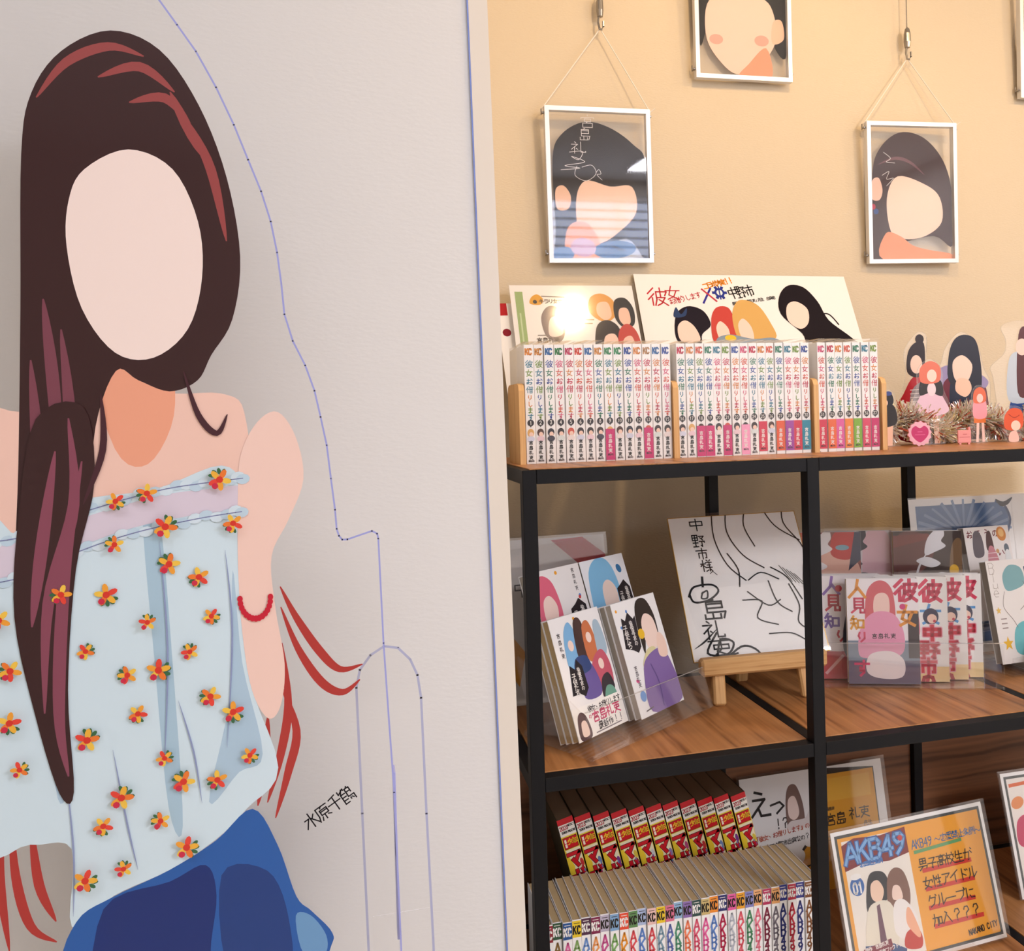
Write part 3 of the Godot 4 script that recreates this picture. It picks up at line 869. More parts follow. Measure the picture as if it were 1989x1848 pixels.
func pack_dark(w: float, h: float) -> void:
	rect(0, 0, w, h, "3a2826")
	smooth([[0, 90], [6, 170], [50, 176], [70, 140], [40, 100]], "6a3a34")
	fill([[0, 150], [70, 168], [60, 176], [0, 172]], "7c3c34")
	smooth([[96, 60], [100, 150], [118, 160], [118, 60]], "7a5a3a")
	blob(104, 110, 8, 10, "e0b030")
	brush_mark("e4e2e4", 26, 130, 0.95)

func cover_cafe(w: float, h: float) -> void:
	rect(0, 0, w, h, "e9e2da")
	text("おほうの", 6, 168, 14, "7a2f36", 0.13, false, 1.55)
	text("い", 78, 132, 16, "7a2f36", 0.12)
	smooth([[18, 120], [22, 160], [36, 166], [44, 150], [42, 120]], "6a6266")
	smooth([[52, 130], [56, 160], [66, 164], [70, 140], [68, 128]], "5a4440")
	smooth([[50, 90], [56, 132], [70, 132], [80, 90]], "c9868c")
	for k in 4: line([[50, 96 + 9 * k], [80, 96 + 9 * k]], 1.2, "efd9d6")
	blob(94, 158, 12, 14, "d08a4a", 20)
	blob(94, 160, 7, 8, "e6b878", 20)
	blob(102, 130, 6, 9, "6a7278")
	blob(78, 126, 4, 4, "c89a6a")
	smooth([[96, 92], [98, 124], [108, 124], [112, 92]], "dfe0dc")

func cover_teal(w: float, h: float) -> void:
	rect(0, 0, w, h, "e6ded4")
	text("B", 4, 176, 20, "a89a8c", 0.05, false, 1.0, 0.8)
	text("l", 4, 158, 16, "a89a8c", 0.06)
	text("u", 6, 146, 16, "a89a8c", 0.06)
	text("e", 6, 132, 16, "a89a8c", 0.06)
	smooth([[40, 126], [36, 152], [56, 170], [84, 164], [88, 138], [70, 128]], "7fa8a8")
	smooth([[40, 18], [44, 56], [70, 70], [110, 62], [118, 20], [80, 10]], "6fb4b4")
	line(curve([[84, 140], [92, 116], [78, 98], [66, 90]], false), 1.0, "7a6a60")
	line(curve([[34, 124], [26, 98], [44, 74], [52, 60]], false), 1.0, "7a6a60")
	for k in 2: rect(92 - 4 * k, 140 - 50 * k, 5, 26, "3a4560")
	var star := []
	for k in 10: star.append(Vector2(22, 34) + Vector2(13 if k % 2 == 0 else 5.5, 0).rotated(TAU * k / 10 + 0.3))
	fill(star, "e2b03a")
	star = []
	for k in 10: star.append(Vector2(12, 92) + Vector2(7 if k % 2 == 0 else 3, 0).rotated(TAU * k / 10 + 0.3))
	fill(star, "e0b860")
	for k in 3: rect(14, 76 - 8 * k, 14, 2, "9a8a80")

func autograph_print(w: float, h: float) -> void:
	# dedication and signature in black marker, with loose marker strokes on the right
	text("中", 36, h - 12, 22, "1a181c", 0.1, false, 1.0, 1.15)
	text("野", 38, h - 42, 21, "1a181c", 0.1)
	text("市", 40, h - 66, 20, "1a181c", 0.1)
	text("様", 44, h - 88, 20, "1a181c", 0.1)
	text("へ", 58, h - 106, 12, "1a181c", 0.1)
	line(curve([[42, h - 118], [40, h - 134]], false), 4.2, "1a181c")
	line(curve([[12, h - 150], [24, h - 134], [56, h - 132], [66, h - 144], [46, h - 158], [20, h - 160], [14, h - 146]], false), 3.4, "1a181c")
	line(curve([[36, h - 146], [46, h - 142], [44, h - 154], [34, h - 154], [38, h - 144]], false), 2.8, "1a181c")
	text("島", 30, h - 158, 32, "1a181c", 0.1, false, 1.0, 1.3)
	text("礼", 26, h - 194, 30, "1a181c", 0.09, false, 1.0, 1.2)
	line(curve([[52, h - 206], [26, h - 226], [4, h - 238]], false), 3.0, "1a181c", true)
	line(curve([[48, h - 214], [26, h - 246], [60, h - 250], [74, h - 232], [52, h - 226], [44, h - 262], [86, h - 240], [110, h - 246], [122, h - 264]], false), 3.4, "1a181c")
	line(curve([[8, h - 262], [40, h - 256], [78, h - 250]], false), 3.0, "1a181c")
	text("吏", 30, h - 224, 30, "1a181c", 0.09, false, 1.0, 1.3)
	for s in [[[84, 264], [78, 210], [92, 160], [120, 130]], [[112, 268], [104, 220], [124, 176], [158, 150]], [[150, 268], [138, 230], [150, 190]], [[176, 270], [196, 226], [236, 196]], [[222, 272], [214, 230], [240, 180], [232, 120]], [[124, 130], [150, 142], [180, 128]], [[170, 150], [196, 130], [214, 90]], [[106, 96], [140, 92], [126, 64], [160, 50]], [[118, 110], [150, 84], [174, 92]], [[160, 126], [168, 88], [190, 70]], [[196, 118], [206, 80], [198, 50], [228, 30]], [[140, 36], [180, 34], [206, 18]], [[232, 150], [222, 100], [238, 60]], [[96, 180], [110, 150], [106, 120]]]:
		line(curve(s, false), 2.1, "1a181c")
	for k in 5: line([[186 + 6 * k, 152 - 4 * k], [204 + 6 * k, 122 - 2 * k]], 0.9, "1a181c")

# ------------------------------------------------------------------ hanging picture frames
func wall_frame(label: String, x: float, y: float, rot: Vector3, hook: Array, paint: Callable) -> void:
	var w := 0.212
	var h := 0.297
	var t := thing("framed_print", label, "picture frame", Vector3(x, y, WALL_Z + 0.016), rot, "silver framed prints hung on the beige wall")
	var b := 0.0085
	var left := PackedVector2Array([Vector2(-w / 2, 0), Vector2(-w / 2, h), Vector2(-w / 2 + b, h - b), Vector2(-w / 2 + b, b)])
	var right := PackedVector2Array([Vector2(w / 2, 0), Vector2(w / 2, h), Vector2(w / 2 - b, h - b), Vector2(w / 2 - b, b)])
	var low := PackedVector2Array([Vector2(-w / 2, 0), Vector2(w / 2, 0), Vector2(w / 2 - b, b), Vector2(-w / 2 + b, b)])
	var high := PackedVector2Array([Vector2(-w / 2, h), Vector2(w / 2, h), Vector2(w / 2 - b, h - b), Vector2(-w / 2 + b, h - b)])
	for q in [left, right, low, high]: obj("frame_bar", prism(q, 0.012), M.alu, t, Vector3(0, 0, 0.006))
	obj("glazing", box(Vector3(w - 2 * b, h - 2 * b, 0.0008), 0.0), M.film, t, Vector3(0, h / 2, 0.003))
	obj("backing_film", box(Vector3(w - 2 * b, h - 2 * b, 0.0008), 0.0), M.backing, t, Vector3(0, h / 2, -0.003))
	ink((w - 2 * b) * 1000.0, (h - 2 * b) * 1000.0)
	paint.call()
	stamp("print", t, M.print, Vector3(-w / 2 + b, b, -0.0022))
	for s in [-1, 1]:
		for k in [0.018, h - 0.012]:
			obj("eyelet", boxes_mesh([[Vector3(0.006, 0.004, 0.008), Vector3.ZERO, 0.001], [Vector3(0.002, 0.012, 0.003), Vector3(0.002 * s, 0.003, -0.004), 0.0005]]), M.steel_bright, t, Vector3(s * (w / 2 + 0.002), k, -0.002))
	if hook.size():
		var top: Vector3 = t.transform.affine_inverse() * Vector3(hook[0], hook[1], WALL_Z + 0.014)
		for s in [-1, 1]:
			var a := Vector3(s * (w / 2 + 0.003), h - 0.004, -0.001)
			var mid := a.lerp(top, 0.5) + Vector3(s * 0.003, -0.004, 0)
			obj("cord", tube([a, a.lerp(mid, 0.5), mid, mid.lerp(top, 0.5), top], 0.0011), M.cord, t)
		obj("cord", tube([Vector3(w / 2 + 0.002, h - 0.004, 0), Vector3(w / 2 + 0.012, h + 0.003, 0.003)], 0.0010), M.cord, t)

func hanger(label: String, x: float, y: float) -> void:
	# a picture-rail wire with its adjustable hook; y: where the cord hangs
	var t := thing("picture_hook", label, "hook", Vector3(x, y, WALL_Z + 0.016), Vector3.ZERO, "picture rail hooks")
	obj("wire", tube([Vector3(0, 0.066, 0), Vector3(0, 2.598 - y, 0)], 0.0011), M.steel_bright, t)
	obj("body", lathe([[0.0, 0.020], [0.0055, 0.022], [0.0072, 0.034], [0.0068, 0.052], [0.0045, 0.062], [0.0, 0.066]], 16), M.steel_bright, t)
	obj("hook", tube([Vector3(-0.002, 0.026, 0), Vector3(-0.004, 0.010, 0.0), Vector3(-0.002, -0.002, 0.001), Vector3(0.002, -0.004, 0.003), Vector3(0.005, 0.002, 0.004), Vector3(0.005, 0.012, 0.004)], 0.0022), M.steel_bright, t)

# ------------------------------------------------------------------ small acrylic stands on the top shelf
func mini_stand(label: String, x: float, z: float, yaw: float, outline: Array, paint: Callable) -> Node3D:
	var t := thing("acrylic_stand", label, "acrylic stand", Vector3(x, TOP, z), Vector3(0, yaw, 0), "small acrylic stands on the top shelf")
	var q := PackedVector2Array()
	for p in curve(outline, true, 4): q.append(p * 0.001)
	obj("panel", prism(q, 0.003), M.acrylic, t)
	obj("panel_edge", prism(q, 0.0029, true), M.clear_edge, t)
	ink()
	paint.call()
	stamp("print", t, M.gloss, Vector3(0, 0, 0.0003))
	obj("base_plate", box(Vector3(0.036, 0.003, 0.022), 0.0006), M.acrylic, t, Vector3(0, 0.0015, -0.001))
	return t

func scallop(cx: float, cy: float, r: float, k: int, dent: float) -> Array:
	var q := []
	for i in k * 4: q.append([cx + (r + dent * sin(TAU * i / 4.0)) * cos(TAU * i / (k * 4.0)), cy + (r + dent * sin(TAU * i / 4.0)) * sin(TAU * i / (k * 4.0))])
	return q

func top_right() -> void:
	mini_stand("acrylic stand with bright red jacket shape over grey check, by the bookend", 0.787, -0.262, -12, [[-38, 2], [-46, 60], [-30, 92], [-20, 130], [-22, 170], [2, 204], [20, 196], [18, 150], [30, 118], [44, 60], [40, 2]], func():
		smooth([[-34, 8], [-42, 60], [-26, 92], [-8, 122], [16, 124], [28, 100], [40, 60], [36, 8]], "b3202a")
		smooth([[-16, 20], [-14, 84], [-2, 108], [12, 104], [14, 20]], "8f8688")
		for k in 8: line([[-13, 50 + 7 * k], [12, 51 + 7 * k]], 1.6, "d8d0cc")
		rect(-14, 8, 27, 38, "33292a")
		smooth([[-18, 132], [-16, 168], [-2, 186], [14, 184], [14, 140], [2, 122]], "2b1e1d")
		blob(6, 192, 8, 9, "2b1e1d")
		blob(-1, 146, 11, 17, "f4d5c0"))
	mini_stand("acrylic stand with dark navy and maroon shapes and lilac fringe, behind tinsel", 0.888, -0.266, -12, [[-60, 2], [-62, 70], [-58, 120], [-40, 148], [-30, 178], [0, 206], [30, 180], [40, 140], [52, 110], [50, 60], [44, 2]], func():
		smooth([[-56, 8], [-56, 100], [-30, 140], [0, 120], [4, 60], [-4, 8]], "6b1c2b")
		smooth([[20, 30], [24, 120], [40, 112], [48, 60], [40, 26]], "64202c")
		smooth([[-54, 96], [-52, 130], [-28, 144], [-18, 130], [-36, 112], [-42, 84]], "9b8fb6")
		smooth([[30, 108], [34, 124], [48, 112], [42, 100]], "9b8fb6")
		smooth([[-20, 40], [-24, 110], [0, 130], [26, 118], [28, 60], [22, 38]], "1b2035")
		smooth([[0, 8], [6, 40], [26, 44], [34, 8]], "b0a6ae")
		smooth([[-24, 110], [-26, 160], [-14, 192], [8, 200], [28, 184], [36, 120], [26, 96]], "20202c")
		smooth([[-16, 120], [-18, 150], [0, 162], [18, 144], [12, 118], [-2, 108]], "f4d8c4")
		smooth([[-14, 96], [-10, 118], [10, 116], [16, 98], [4, 84]], "f2ccb0"))
	mini_stand("acrylic stand with pale lilac dress shape and coral top, beside the heart", 0.770, -0.205, -8, [[-22, 1], [-20, 50], [-34, 72], [-24, 100], [-22, 134], [0, 152], [22, 134], [24, 100], [34, 72], [22, 50], [26, 1]], func():
		fill([[-14, 2], [-10, 60], [-2, 62], [-6, 2]], "f2cdb9")
		fill([[6, 2], [2, 60], [12, 62], [16, 2]], "f2cdb9")
		smooth([[-30, 58], [-24, 78], [-10, 96], [12, 96], [26, 78], [32, 58], [0, 50]], "e8c6d6")
		smooth([[-20, 88], [-18, 112], [0, 118], [20, 112], [22, 86], [0, 92]], "33302f")
		blob(2, 98, 8, 12, "f0dce0")
		smooth([[-18, 112], [-18, 136], [0, 148], [18, 138], [18, 114], [2, 108]], "e2795f")
		blob(3, 122, 9, 11, "f7dccb"))
	mini_stand("thin acrylic stand with pink top and orange strip, beside the pink box", 0.866, -0.2, -8, [[-14, 1], [-14, 60], [-12, 92], [0, 104], [13, 92], [15, 60], [14, 1]], func():
		fill([[-8, 2], [-6, 38], [-1, 38], [-3, 2]], "f6d4c8")
		fill([[4, 2], [3, 38], [8, 38], [9, 2]], "f6d4c8")
		rect(-11, 36, 22, 12, "e57a35")
		smooth([[-11, 46], [-11, 74], [0, 82], [12, 74], [12, 46]], "f2a3ac")
		smooth([[-10, 72], [-10, 92], [1, 100], [11, 92], [11, 74]], "e2714f")
		blob(1, 80, 6, 8, "f6d4c8"))
	mini_stand("small round orange and red acrylic stand at the front of the tinsel", 0.906, -0.165, -6, [[-14, 1], [-18, 30], [-20, 48], [-8, 64], [12, 62], [20, 46], [16, 26], [12, 1]], func():
		smooth([[-16, 24], [-18, 46], [-6, 60], [12, 58], [18, 42], [12, 24]], "de5b32")
		blob(3, 30, 9, 9, "f7d6c2")
		smooth([[-10, 3], [-8, 18], [4, 20], [8, 3]], "f2c4b4")
		line(curve([[-10, 50], [0, 44], [10, 48]], false), 1.2, "a63a22"))
	mini_stand("acrylic stand with black cape shape and blue top, beside the right bookend", 0.672, -0.19, -4, [[-12, 1], [-16, 40], [-18, 70], [-8, 96], [8, 98], [16, 84], [18, 50], [12, 1]], func():
		fill([[-4, 2], [-2, 44], [10, 44], [8, 2]], "efc4aa")
		smooth([[-14, 36], [-16, 66], [-2, 76], [14, 68], [16, 40]], "2a2522")
		smooth([[-10, 72], [-8, 90], [6, 94], [12, 80], [6, 70]], "26232c")
		blob(-4, 76, 5, 6, "f2d0ba")
		blob(2, 92, 7, 4, "3f4f8c"))
	mini_stand("clear acrylic stand with royal blue skirt shape at the right edge", 1.012, -0.262, -12, [[-30, 2], [-44, 60], [-52, 120], [-56, 140], [-30, 164], [-26, 190], [-34, 216], [0, 226], [24, 200], [26, 2]], func():
		smooth([[-24, 8], [-22, 66], [-6, 84], [22, 80], [22, 8]], "2d4f92")
		smooth([[-24, 76], [-22, 150], [-4, 168], [18, 160], [20, 80]], "c4d0da")
		smooth([[-6, 90], [-2, 200], [16, 210], [22, 160], [20, 90]], "5a2e2c")
		blob(4, 176, 12, 16, "f3d4c4")
		blob(-32, 24, 8, 9, "9c2436"))
	# the two printed tags in front
	var t := thing("heart_tag", "pink scalloped tag with a magenta heart in front of the tinsel", "tag", Vector3(0.716, TOP, -0.165), Vector3(0, -6, 0))
	var q := PackedVector2Array()
	for p in scallop(0, 22, 20.5, 14, 1.2): q.append(Vector2(p[0], p[1]) * 0.001)
	obj("panel", prism(q, 0.003), mat("efb4c4", 0.3), t)
	ink()
	blob(0, 22, 17.8, 17.8, "f0b8c8")
	smooth([[0, 7], [-14, 18], [-15, 29], [-8, 35], [0, 31], [8, 35], [15, 29], [14, 18]], "c4356f")
	line([[-9, 20], [9, 20]], 1.2, "dd6a98")
	line([[-4, 25], [4, 25]], 1.4, "dd6a98")
	stamp("print", t, M.gloss, Vector3(0, 0, 0.0003))
	var b := thing("pink_tag", "small square salmon pink tag standing before the thin stand", "tag", Vector3(0.806, TOP, -0.168), Vector3(0, -8, 0))
	obj("panel", boxes_mesh([[Vector3(0.024, 0.022, 0.003), Vector3(0, 0.014, 0), 0.0006], [Vector3(0.004, 0.005, 0.003), Vector3(-0.008, 0.0025, 0), 0.0004], [Vector3(0.004, 0.005, 0.003), Vector3(0.008, 0.0025, 0), 0.0004], [Vector3(0.004, 0.006, 0.003), Vector3(0.009, 0.0275, 0), 0.0004]]), mat("ee9c98", 0.35), b)
	ink()
	line([[-9, 13], [9, 13]], 1.0, "cf6f72")
	line([[-3, 18], [4, 18]], 1.0, "cf6f72")
	stamp("print", b, M.gloss, Vector3(0, 0, 0.0018))
	# tinsel garland
	var mm := MultiMesh.new()
	mm.transform_format = MultiMesh.TRANSFORM_3D
	mm.use_colors = true
	var strip := box(Vector3(0.0014, 0.03, 0.0003), 0.0)
	var tm := mat("ffffff", 0.22, 0.6)
	tm.vertex_color_use_as_albedo = true
	mm.mesh = strip
	mm.instance_count = 6500
	var tones := ["fbf8f2", "f0e4bc", "ffffff", "ece0b4", "f4f0e8", "d86a58", "f2f2e0", "ffffff"]
	for i in 6500:
		var u := rng.randf()
		var px := 0.695 + 0.42 * u
		var rise := 0.034 + 0.012 * sin(u * 17.0)
		var c := Vector3(px, TOP + rise, -0.236 + 0.016 * sin(u * 11.0))
		var dir := Vector3(rng.randfn(0, 0.7), rng.randfn(0, 1), rng.randfn(0, 1)).normalized()
		var len := rng.randf_range(0.6, 1.25)
		var p := c + dir * 0.017 * len
		if p.y - absf(dir.y) * 0.0175 * len < TOP: p.y = TOP + absf(dir.y) * 0.0175 * len + 0.0004
		var bs := Basis(Quaternion(Vector3.UP, dir)) * Basis(Vector3.UP, rng.randf() * TAU)
		mm.set_instance_transform(i, Transform3D(bs.scaled_local(Vector3(1.0 + rng.randf(), len, 1)), p))
		mm.set_instance_color(i, tone(tones[rng.randi() % 8]))
	var g := MultiMeshInstance3D.new()
	g.name = "tinsel_garland"
	g.multimesh = mm
	g.material_override = tm
	add_child(g)
	g.set_meta("label", "silver and gold tinsel garland lying behind the small acrylic stands")
	g.set_meta("category", "garland")
	g.set_meta("kind", "stuff")

# ------------------------------------------------------------------ middle shelf
func rack_left() -> void:
	var t := thing("acrylic_rack", "clear two-step acrylic rack holding four piles of comics, by the left post", "display rack", Vector3(0.187, MID + 0.001, -0.122), Vector3(0, 31, 0))
	obj("base_plate", box(Vector3(0.276, 0.003, 0.15), 0.0006), M.acrylic, t, Vector3(0, 0.0015, -0.05))
	obj("front_lip", box(Vector3(0.276, 0.062, 0.003), 0.0006), M.acrylic, t, Vector3(0, 0.036, 0.025), Vector3(-18, 0, 0))
	obj("middle_plate", box(Vector3(0.276, 0.15, 0.003), 0.0006), M.acrylic, t, Vector3(0, 0.08, -0.055), Vector3(-18, 0, 0))
	obj("back_plate", box(Vector3(0.276, 0.27, 0.003), 0.0006), M.acrylic, t, Vector3(0, 0.14, -0.135), Vector3(-18, 0, 0))
	for s in [-1, 1]:
		var q := PackedVector2Array([Vector2(-0.03, 0.003), Vector2(0.09, 0.003), Vector2(0.12, 0.12), Vector2(0.04, 0.09), Vector2(-0.02, 0.06)])
		obj("side_plate", prism(q, 0.003), M.acrylic, t, Vector3(s * 0.138, 0, 0), Vector3(0, 90, 0))
	obj("lip_edge", box(Vector3(0.276, 0.0012, 0.0032), 0.0003), M.clear_edge, t, Vector3(0, 0.066, 0.0157), Vector3(-18, 0, 0))
	var spots := [
		[Vector3(0.1191, 0.8588, -0.0892), cover_family, "multicoloured cover and white band", 3, "front left pile"],
		[Vector3(0.2305, 0.8622, -0.1402), cover_purple, "purple cover and black title star", 3, "front right pile"],
		[Vector3(0.108, 0.9166, -0.1557), cover_pink, "pink haired cover", 2, "rear left pile"],
		[Vector3(0.2043, 0.9166, -0.2206), cover_light_blue, "light blue cover", 2, "rear right pile"]]
	for s in spots:
		for k in s[3]:
			var basis := Basis.from_euler(Vector3(deg_to_rad(-18.5), deg_to_rad(34.0), 0))
			var at: Vector3 = s[0] - basis.z * (0.0128 * k)
			var lab: String = ("comic with %s, %s of the left rack" % [s[2], s[4]]) if k == 0 else "%s comic behind the front cover, %s of the left rack" % ["first" if k == 1 else "second", s[4]]
			var b := thing("comic_book", lab, "book", at, Vector3(-18.5, 34.0, 0), "comics in the clear rack")
			flat_book(b, 0.113, 0.174, 0.0122, M.cover, M.pages if s[1] == cover_family else M.grey_pages)
			if k == 0:
				ink(113, 174)
				s[1].call(113.0, 174.0)
				stamp("cover_print", b, M.gloss, Vector3(-0.0565, 0, 0.0002))

func easel_and_board() -> void:
	var e := thing("easel", "small pale wooden tabletop easel under the autograph board", "easel", Vector3(0.42, MID + 0.001, -0.19), Vector3(0, -2, 0))
	obj("ledge", box(Vector3(0.222, 0.028, 0.020), 0.004), M.pale_wood_long, e, Vector3(0.004, 0.063, 0.006))
	for s in [-1, 1]:
		obj("front_leg", box(Vector3(0.021, 0.062, 0.013), 0.003), M.pale_wood, e, Vector3(-0.075 if s < 0 else 0.078, 0.0305, 0.004), Vector3(-12, 0, 3.0 * s))
		obj("upright", box(Vector3(0.021, 0.16, 0.010), 0.002), M.pale_wood, e, Vector3(-0.066 if s < 0 else 0.068, 0.135, -0.06), Vector3(-26, 0, 4.0 * s))
	obj("back_leg", box(Vector3(0.021, 0.17, 0.011), 0.003), M.pale_wood, e, Vector3(0.01, 0.083, -0.085), Vector3(8, 0, 0))
	var at := Vector3(0.4297, 0.9105, -0.1965)
	var t := thing("autograph_board", "white square card with black marker autograph and gold edge on the easel", "autograph board", at, Vector3(-26.8, -3.6, 0.7))
	obj("card", box(Vector3(0.24, 0.251, 0.003), 0.0006), M.card, t, Vector3(0, 0.1255, -0.0015))
	obj("gold_edge", boxes_mesh([[Vector3(0.0012, 0.252, 0.0034), Vector3(-0.1202, 0.1255, -0.0015), 0.0002], [Vector3(0.0012, 0.252, 0.0034), Vector3(0.1202, 0.1255, -0.0015), 0.0002], [Vector3(0.241, 0.0012, 0.0034), Vector3(0, 0.2512, -0.0015), 0.0002], [Vector3(0.241, 0.0012, 0.0034), Vector3(0, 0, -0.0015), 0.0002]]), M.gold, t)
	ink(240, 251)
	autograph_print(240, 251 + 8)
	stamp("marker_writing", t, M.print, Vector3(-0.12, 0, 0.0003))
	obj("clear_sleeve", box(Vector3(0.243, 0.256, 0.0006), 0.0), M.film, t, Vector3(0, 0.128, 0.003))

func rack_right() -> void:
	var t := thing("acrylic_rack", "clear acrylic rack of sleeved comics on the middle shelf, right of centre post", "display rack", Vector3(0.678, MID + 0.001, -0.190), Vector3(0, -19.5, 0))
	obj("base_plate", box(Vector3(0.31, 0.003, 0.15), 0.0006), M.acrylic, t, Vector3(0.01, 0.0015, -0.045))
	obj("front_lip", box(Vector3(0.31, 0.075, 0.003), 0.0006), M.acrylic, t, Vector3(0.01, 0.0395, 0.027))
	obj("lip_edge", box(Vector3(0.31, 0.0012, 0.0032), 0.0003), M.clear_edge, t, Vector3(0.01, 0.077, 0.027))
	obj("middle_plate", box(Vector3(0.31, 0.12, 0.003), 0.0006), M.acrylic, t, Vector3(0.01, 0.063, -0.052))
	obj("step_plate", box(Vector3(0.31, 0.003, 0.06), 0.0006), M.acrylic, t, Vector3(0.01, 0.07, -0.085))
	obj("back_plate", box(Vector3(0.31, 0.2, 0.003), 0.0006), M.acrylic, t, Vector3(0.01, 0.103, -0.116))
	var packs := [
		[-0.025, 0.004, 0.016, pack_shy, "sleeved comic with pink sweater cover, frontmost in the right clear rack"],
		[0.027, 0.004, 0.0025, pack_city, "sleeved comic with red city lettering, first right of the pink cover"],
		[0.063, 0.004, -0.011, pack_city, "sleeved comic with red city lettering, second right of the pink cover"],
		[0.093, 0.004, -0.0245, pack_city, "sleeved comic with red city lettering, third right of the pink cover"],
		[-0.062, 0.004, -0.011, pack_shy_strip, "sleeved comic with purple and red lettering, just left of the pink cover"],
		[-0.076, 0.004, -0.0245, pack_shy_strip, "sleeved comic mostly hidden behind the centre post in the right rack"],
		[-0.097, 0.073, -0.066, pack_red, "sleeved comic with orange red cover and white brush mark, back row"],
		[-0.038, 0.073, -0.079, pack_white, "sleeved comic with pale cover and black brush mark, back row"],
		[0.078, 0.073, -0.066, pack_dark, "sleeved comic with dark brown cover and white brush mark, back row"]]
	for p in packs:
		var at: Vector3 = t.transform * Vector3(p[0], p[1], p[2])
		var b := thing("sleeved_comic", p[4], "book", at, Vector3(-1.5, -19.5, 0), "sleeved comics in the right rack")
		flat_book(b, 0.118, 0.18, 0.0095, M.cover, M.pages)
		ink(118, 180)
		p[3].call(118.0, 180.0)
		stamp("cover_print", b, M.gloss, Vector3(-0.059, 0, 0.0002))
		obj("plastic_sleeve", box(Vector3(0.12, 0.186, 0.0004), 0.0), M.film, b, Vector3(0, 0.0935, 0.0016), Vector3(rng.randf_range(-0.3, 0.3), rng.randf_range(-0.6, 0.6), 0))

func mid_back() -> void:
	sheet("blue_sign", "large laminated sign with blue sunburst panel behind the sleeved comics", "sign", Vector3(0.971, MID + 0.001, -0.30), Vector3(-6, 0, 0), 0.315, 0.30, blue_print, true, 0.003)
	var r := thing("book_rack", "clear stepped rack holding two paperbacks at the right edge", "display rack", Vector3(0.95, MID + 0.001, -0.185), Vector3(0, 9, 0))
	obj("base_plate", box(Vector3(0.14, 0.003, 0.11), 0.0006), M.acrylic, r, Vector3(0, 0.0015, -0.035))
	obj("front_lip", box(Vector3(0.14, 0.03, 0.003), 0.0006), M.acrylic, r, Vector3(0, 0.018, 0.018))
	obj("step_plate", box(Vector3(0.14, 0.003, 0.05), 0.0006), M.acrylic, r, Vector3(0, 0.066, -0.07))
	obj("step_riser", box(Vector3(0.14, 0.065, 0.003), 0.0006), M.acrylic, r, Vector3(0, 0.033, -0.044))
	for s in [[Vector3(0.9344, 0.8597, -0.178), 0.12, 0.18, cover_teal, "paperback with pale cover and teal watercolour shapes, right edge", Vector3(-12, 9, -2)], [Vector3(0.954, 0.9152, -0.2592), 0.115, 0.174, cover_cafe, "paperback with cream cover and pink check shape, behind the teal one", Vector3(-11, 8, -1)]]:
		var b := thing("paperback", s[4], "book", s[0], s[5])
		flat_book(b, s[1], s[2], 0.014, M.cover, M.grey_pages)
		ink(s[1] * 1000.0, s[2] * 1000.0)
		s[3].call(s[1] * 1000.0, s[2] * 1000.0)
		stamp("cover_print", b, M.gloss, Vector3(-s[1] / 2, 0, 0.0002))
	for k in 4:
		var b := thing("paperback", "grey edged paperback lying in the pile at right edge, %s" % ["lowest", "second from below", "third from below", "topmost"][k], "book", Vector3(0.992 + 0.0015 * k, MID + 0.001 + 0.0135 * k, -0.145), Vector3(-90, 0, 0), "pile of paperbacks at the right edge")
		b.position.y += 0.0130
		b.position.z += 0.06
		flat_book(b, 0.113, 0.16, 0.0128, M.cover, M.grey_pages)
	sheet("white_sign", "white sign with a red slanted block behind the left clear rack", "sign", Vector3(0.108, MID + 0.001, -0.285), Vector3(-9, 4, 0), 0.19, 0.272, func(w: float, h: float):
		rect(0, 0, w, h, "d9d4cc")
		fill([[92, h - 4], [150, h - 2], [w, h - 34], [w, h - 66], [140, h - 48]], "b02028")
		fill([[0, 60], [0, 130], [34, 84], [20, 30]], "e09a2c")
		text("中", 20, h - 70, 26, "2a2526", 0.09)
		text("出身", 54, h - 66, 26, "2a2526", 0.09), true, 0.004)

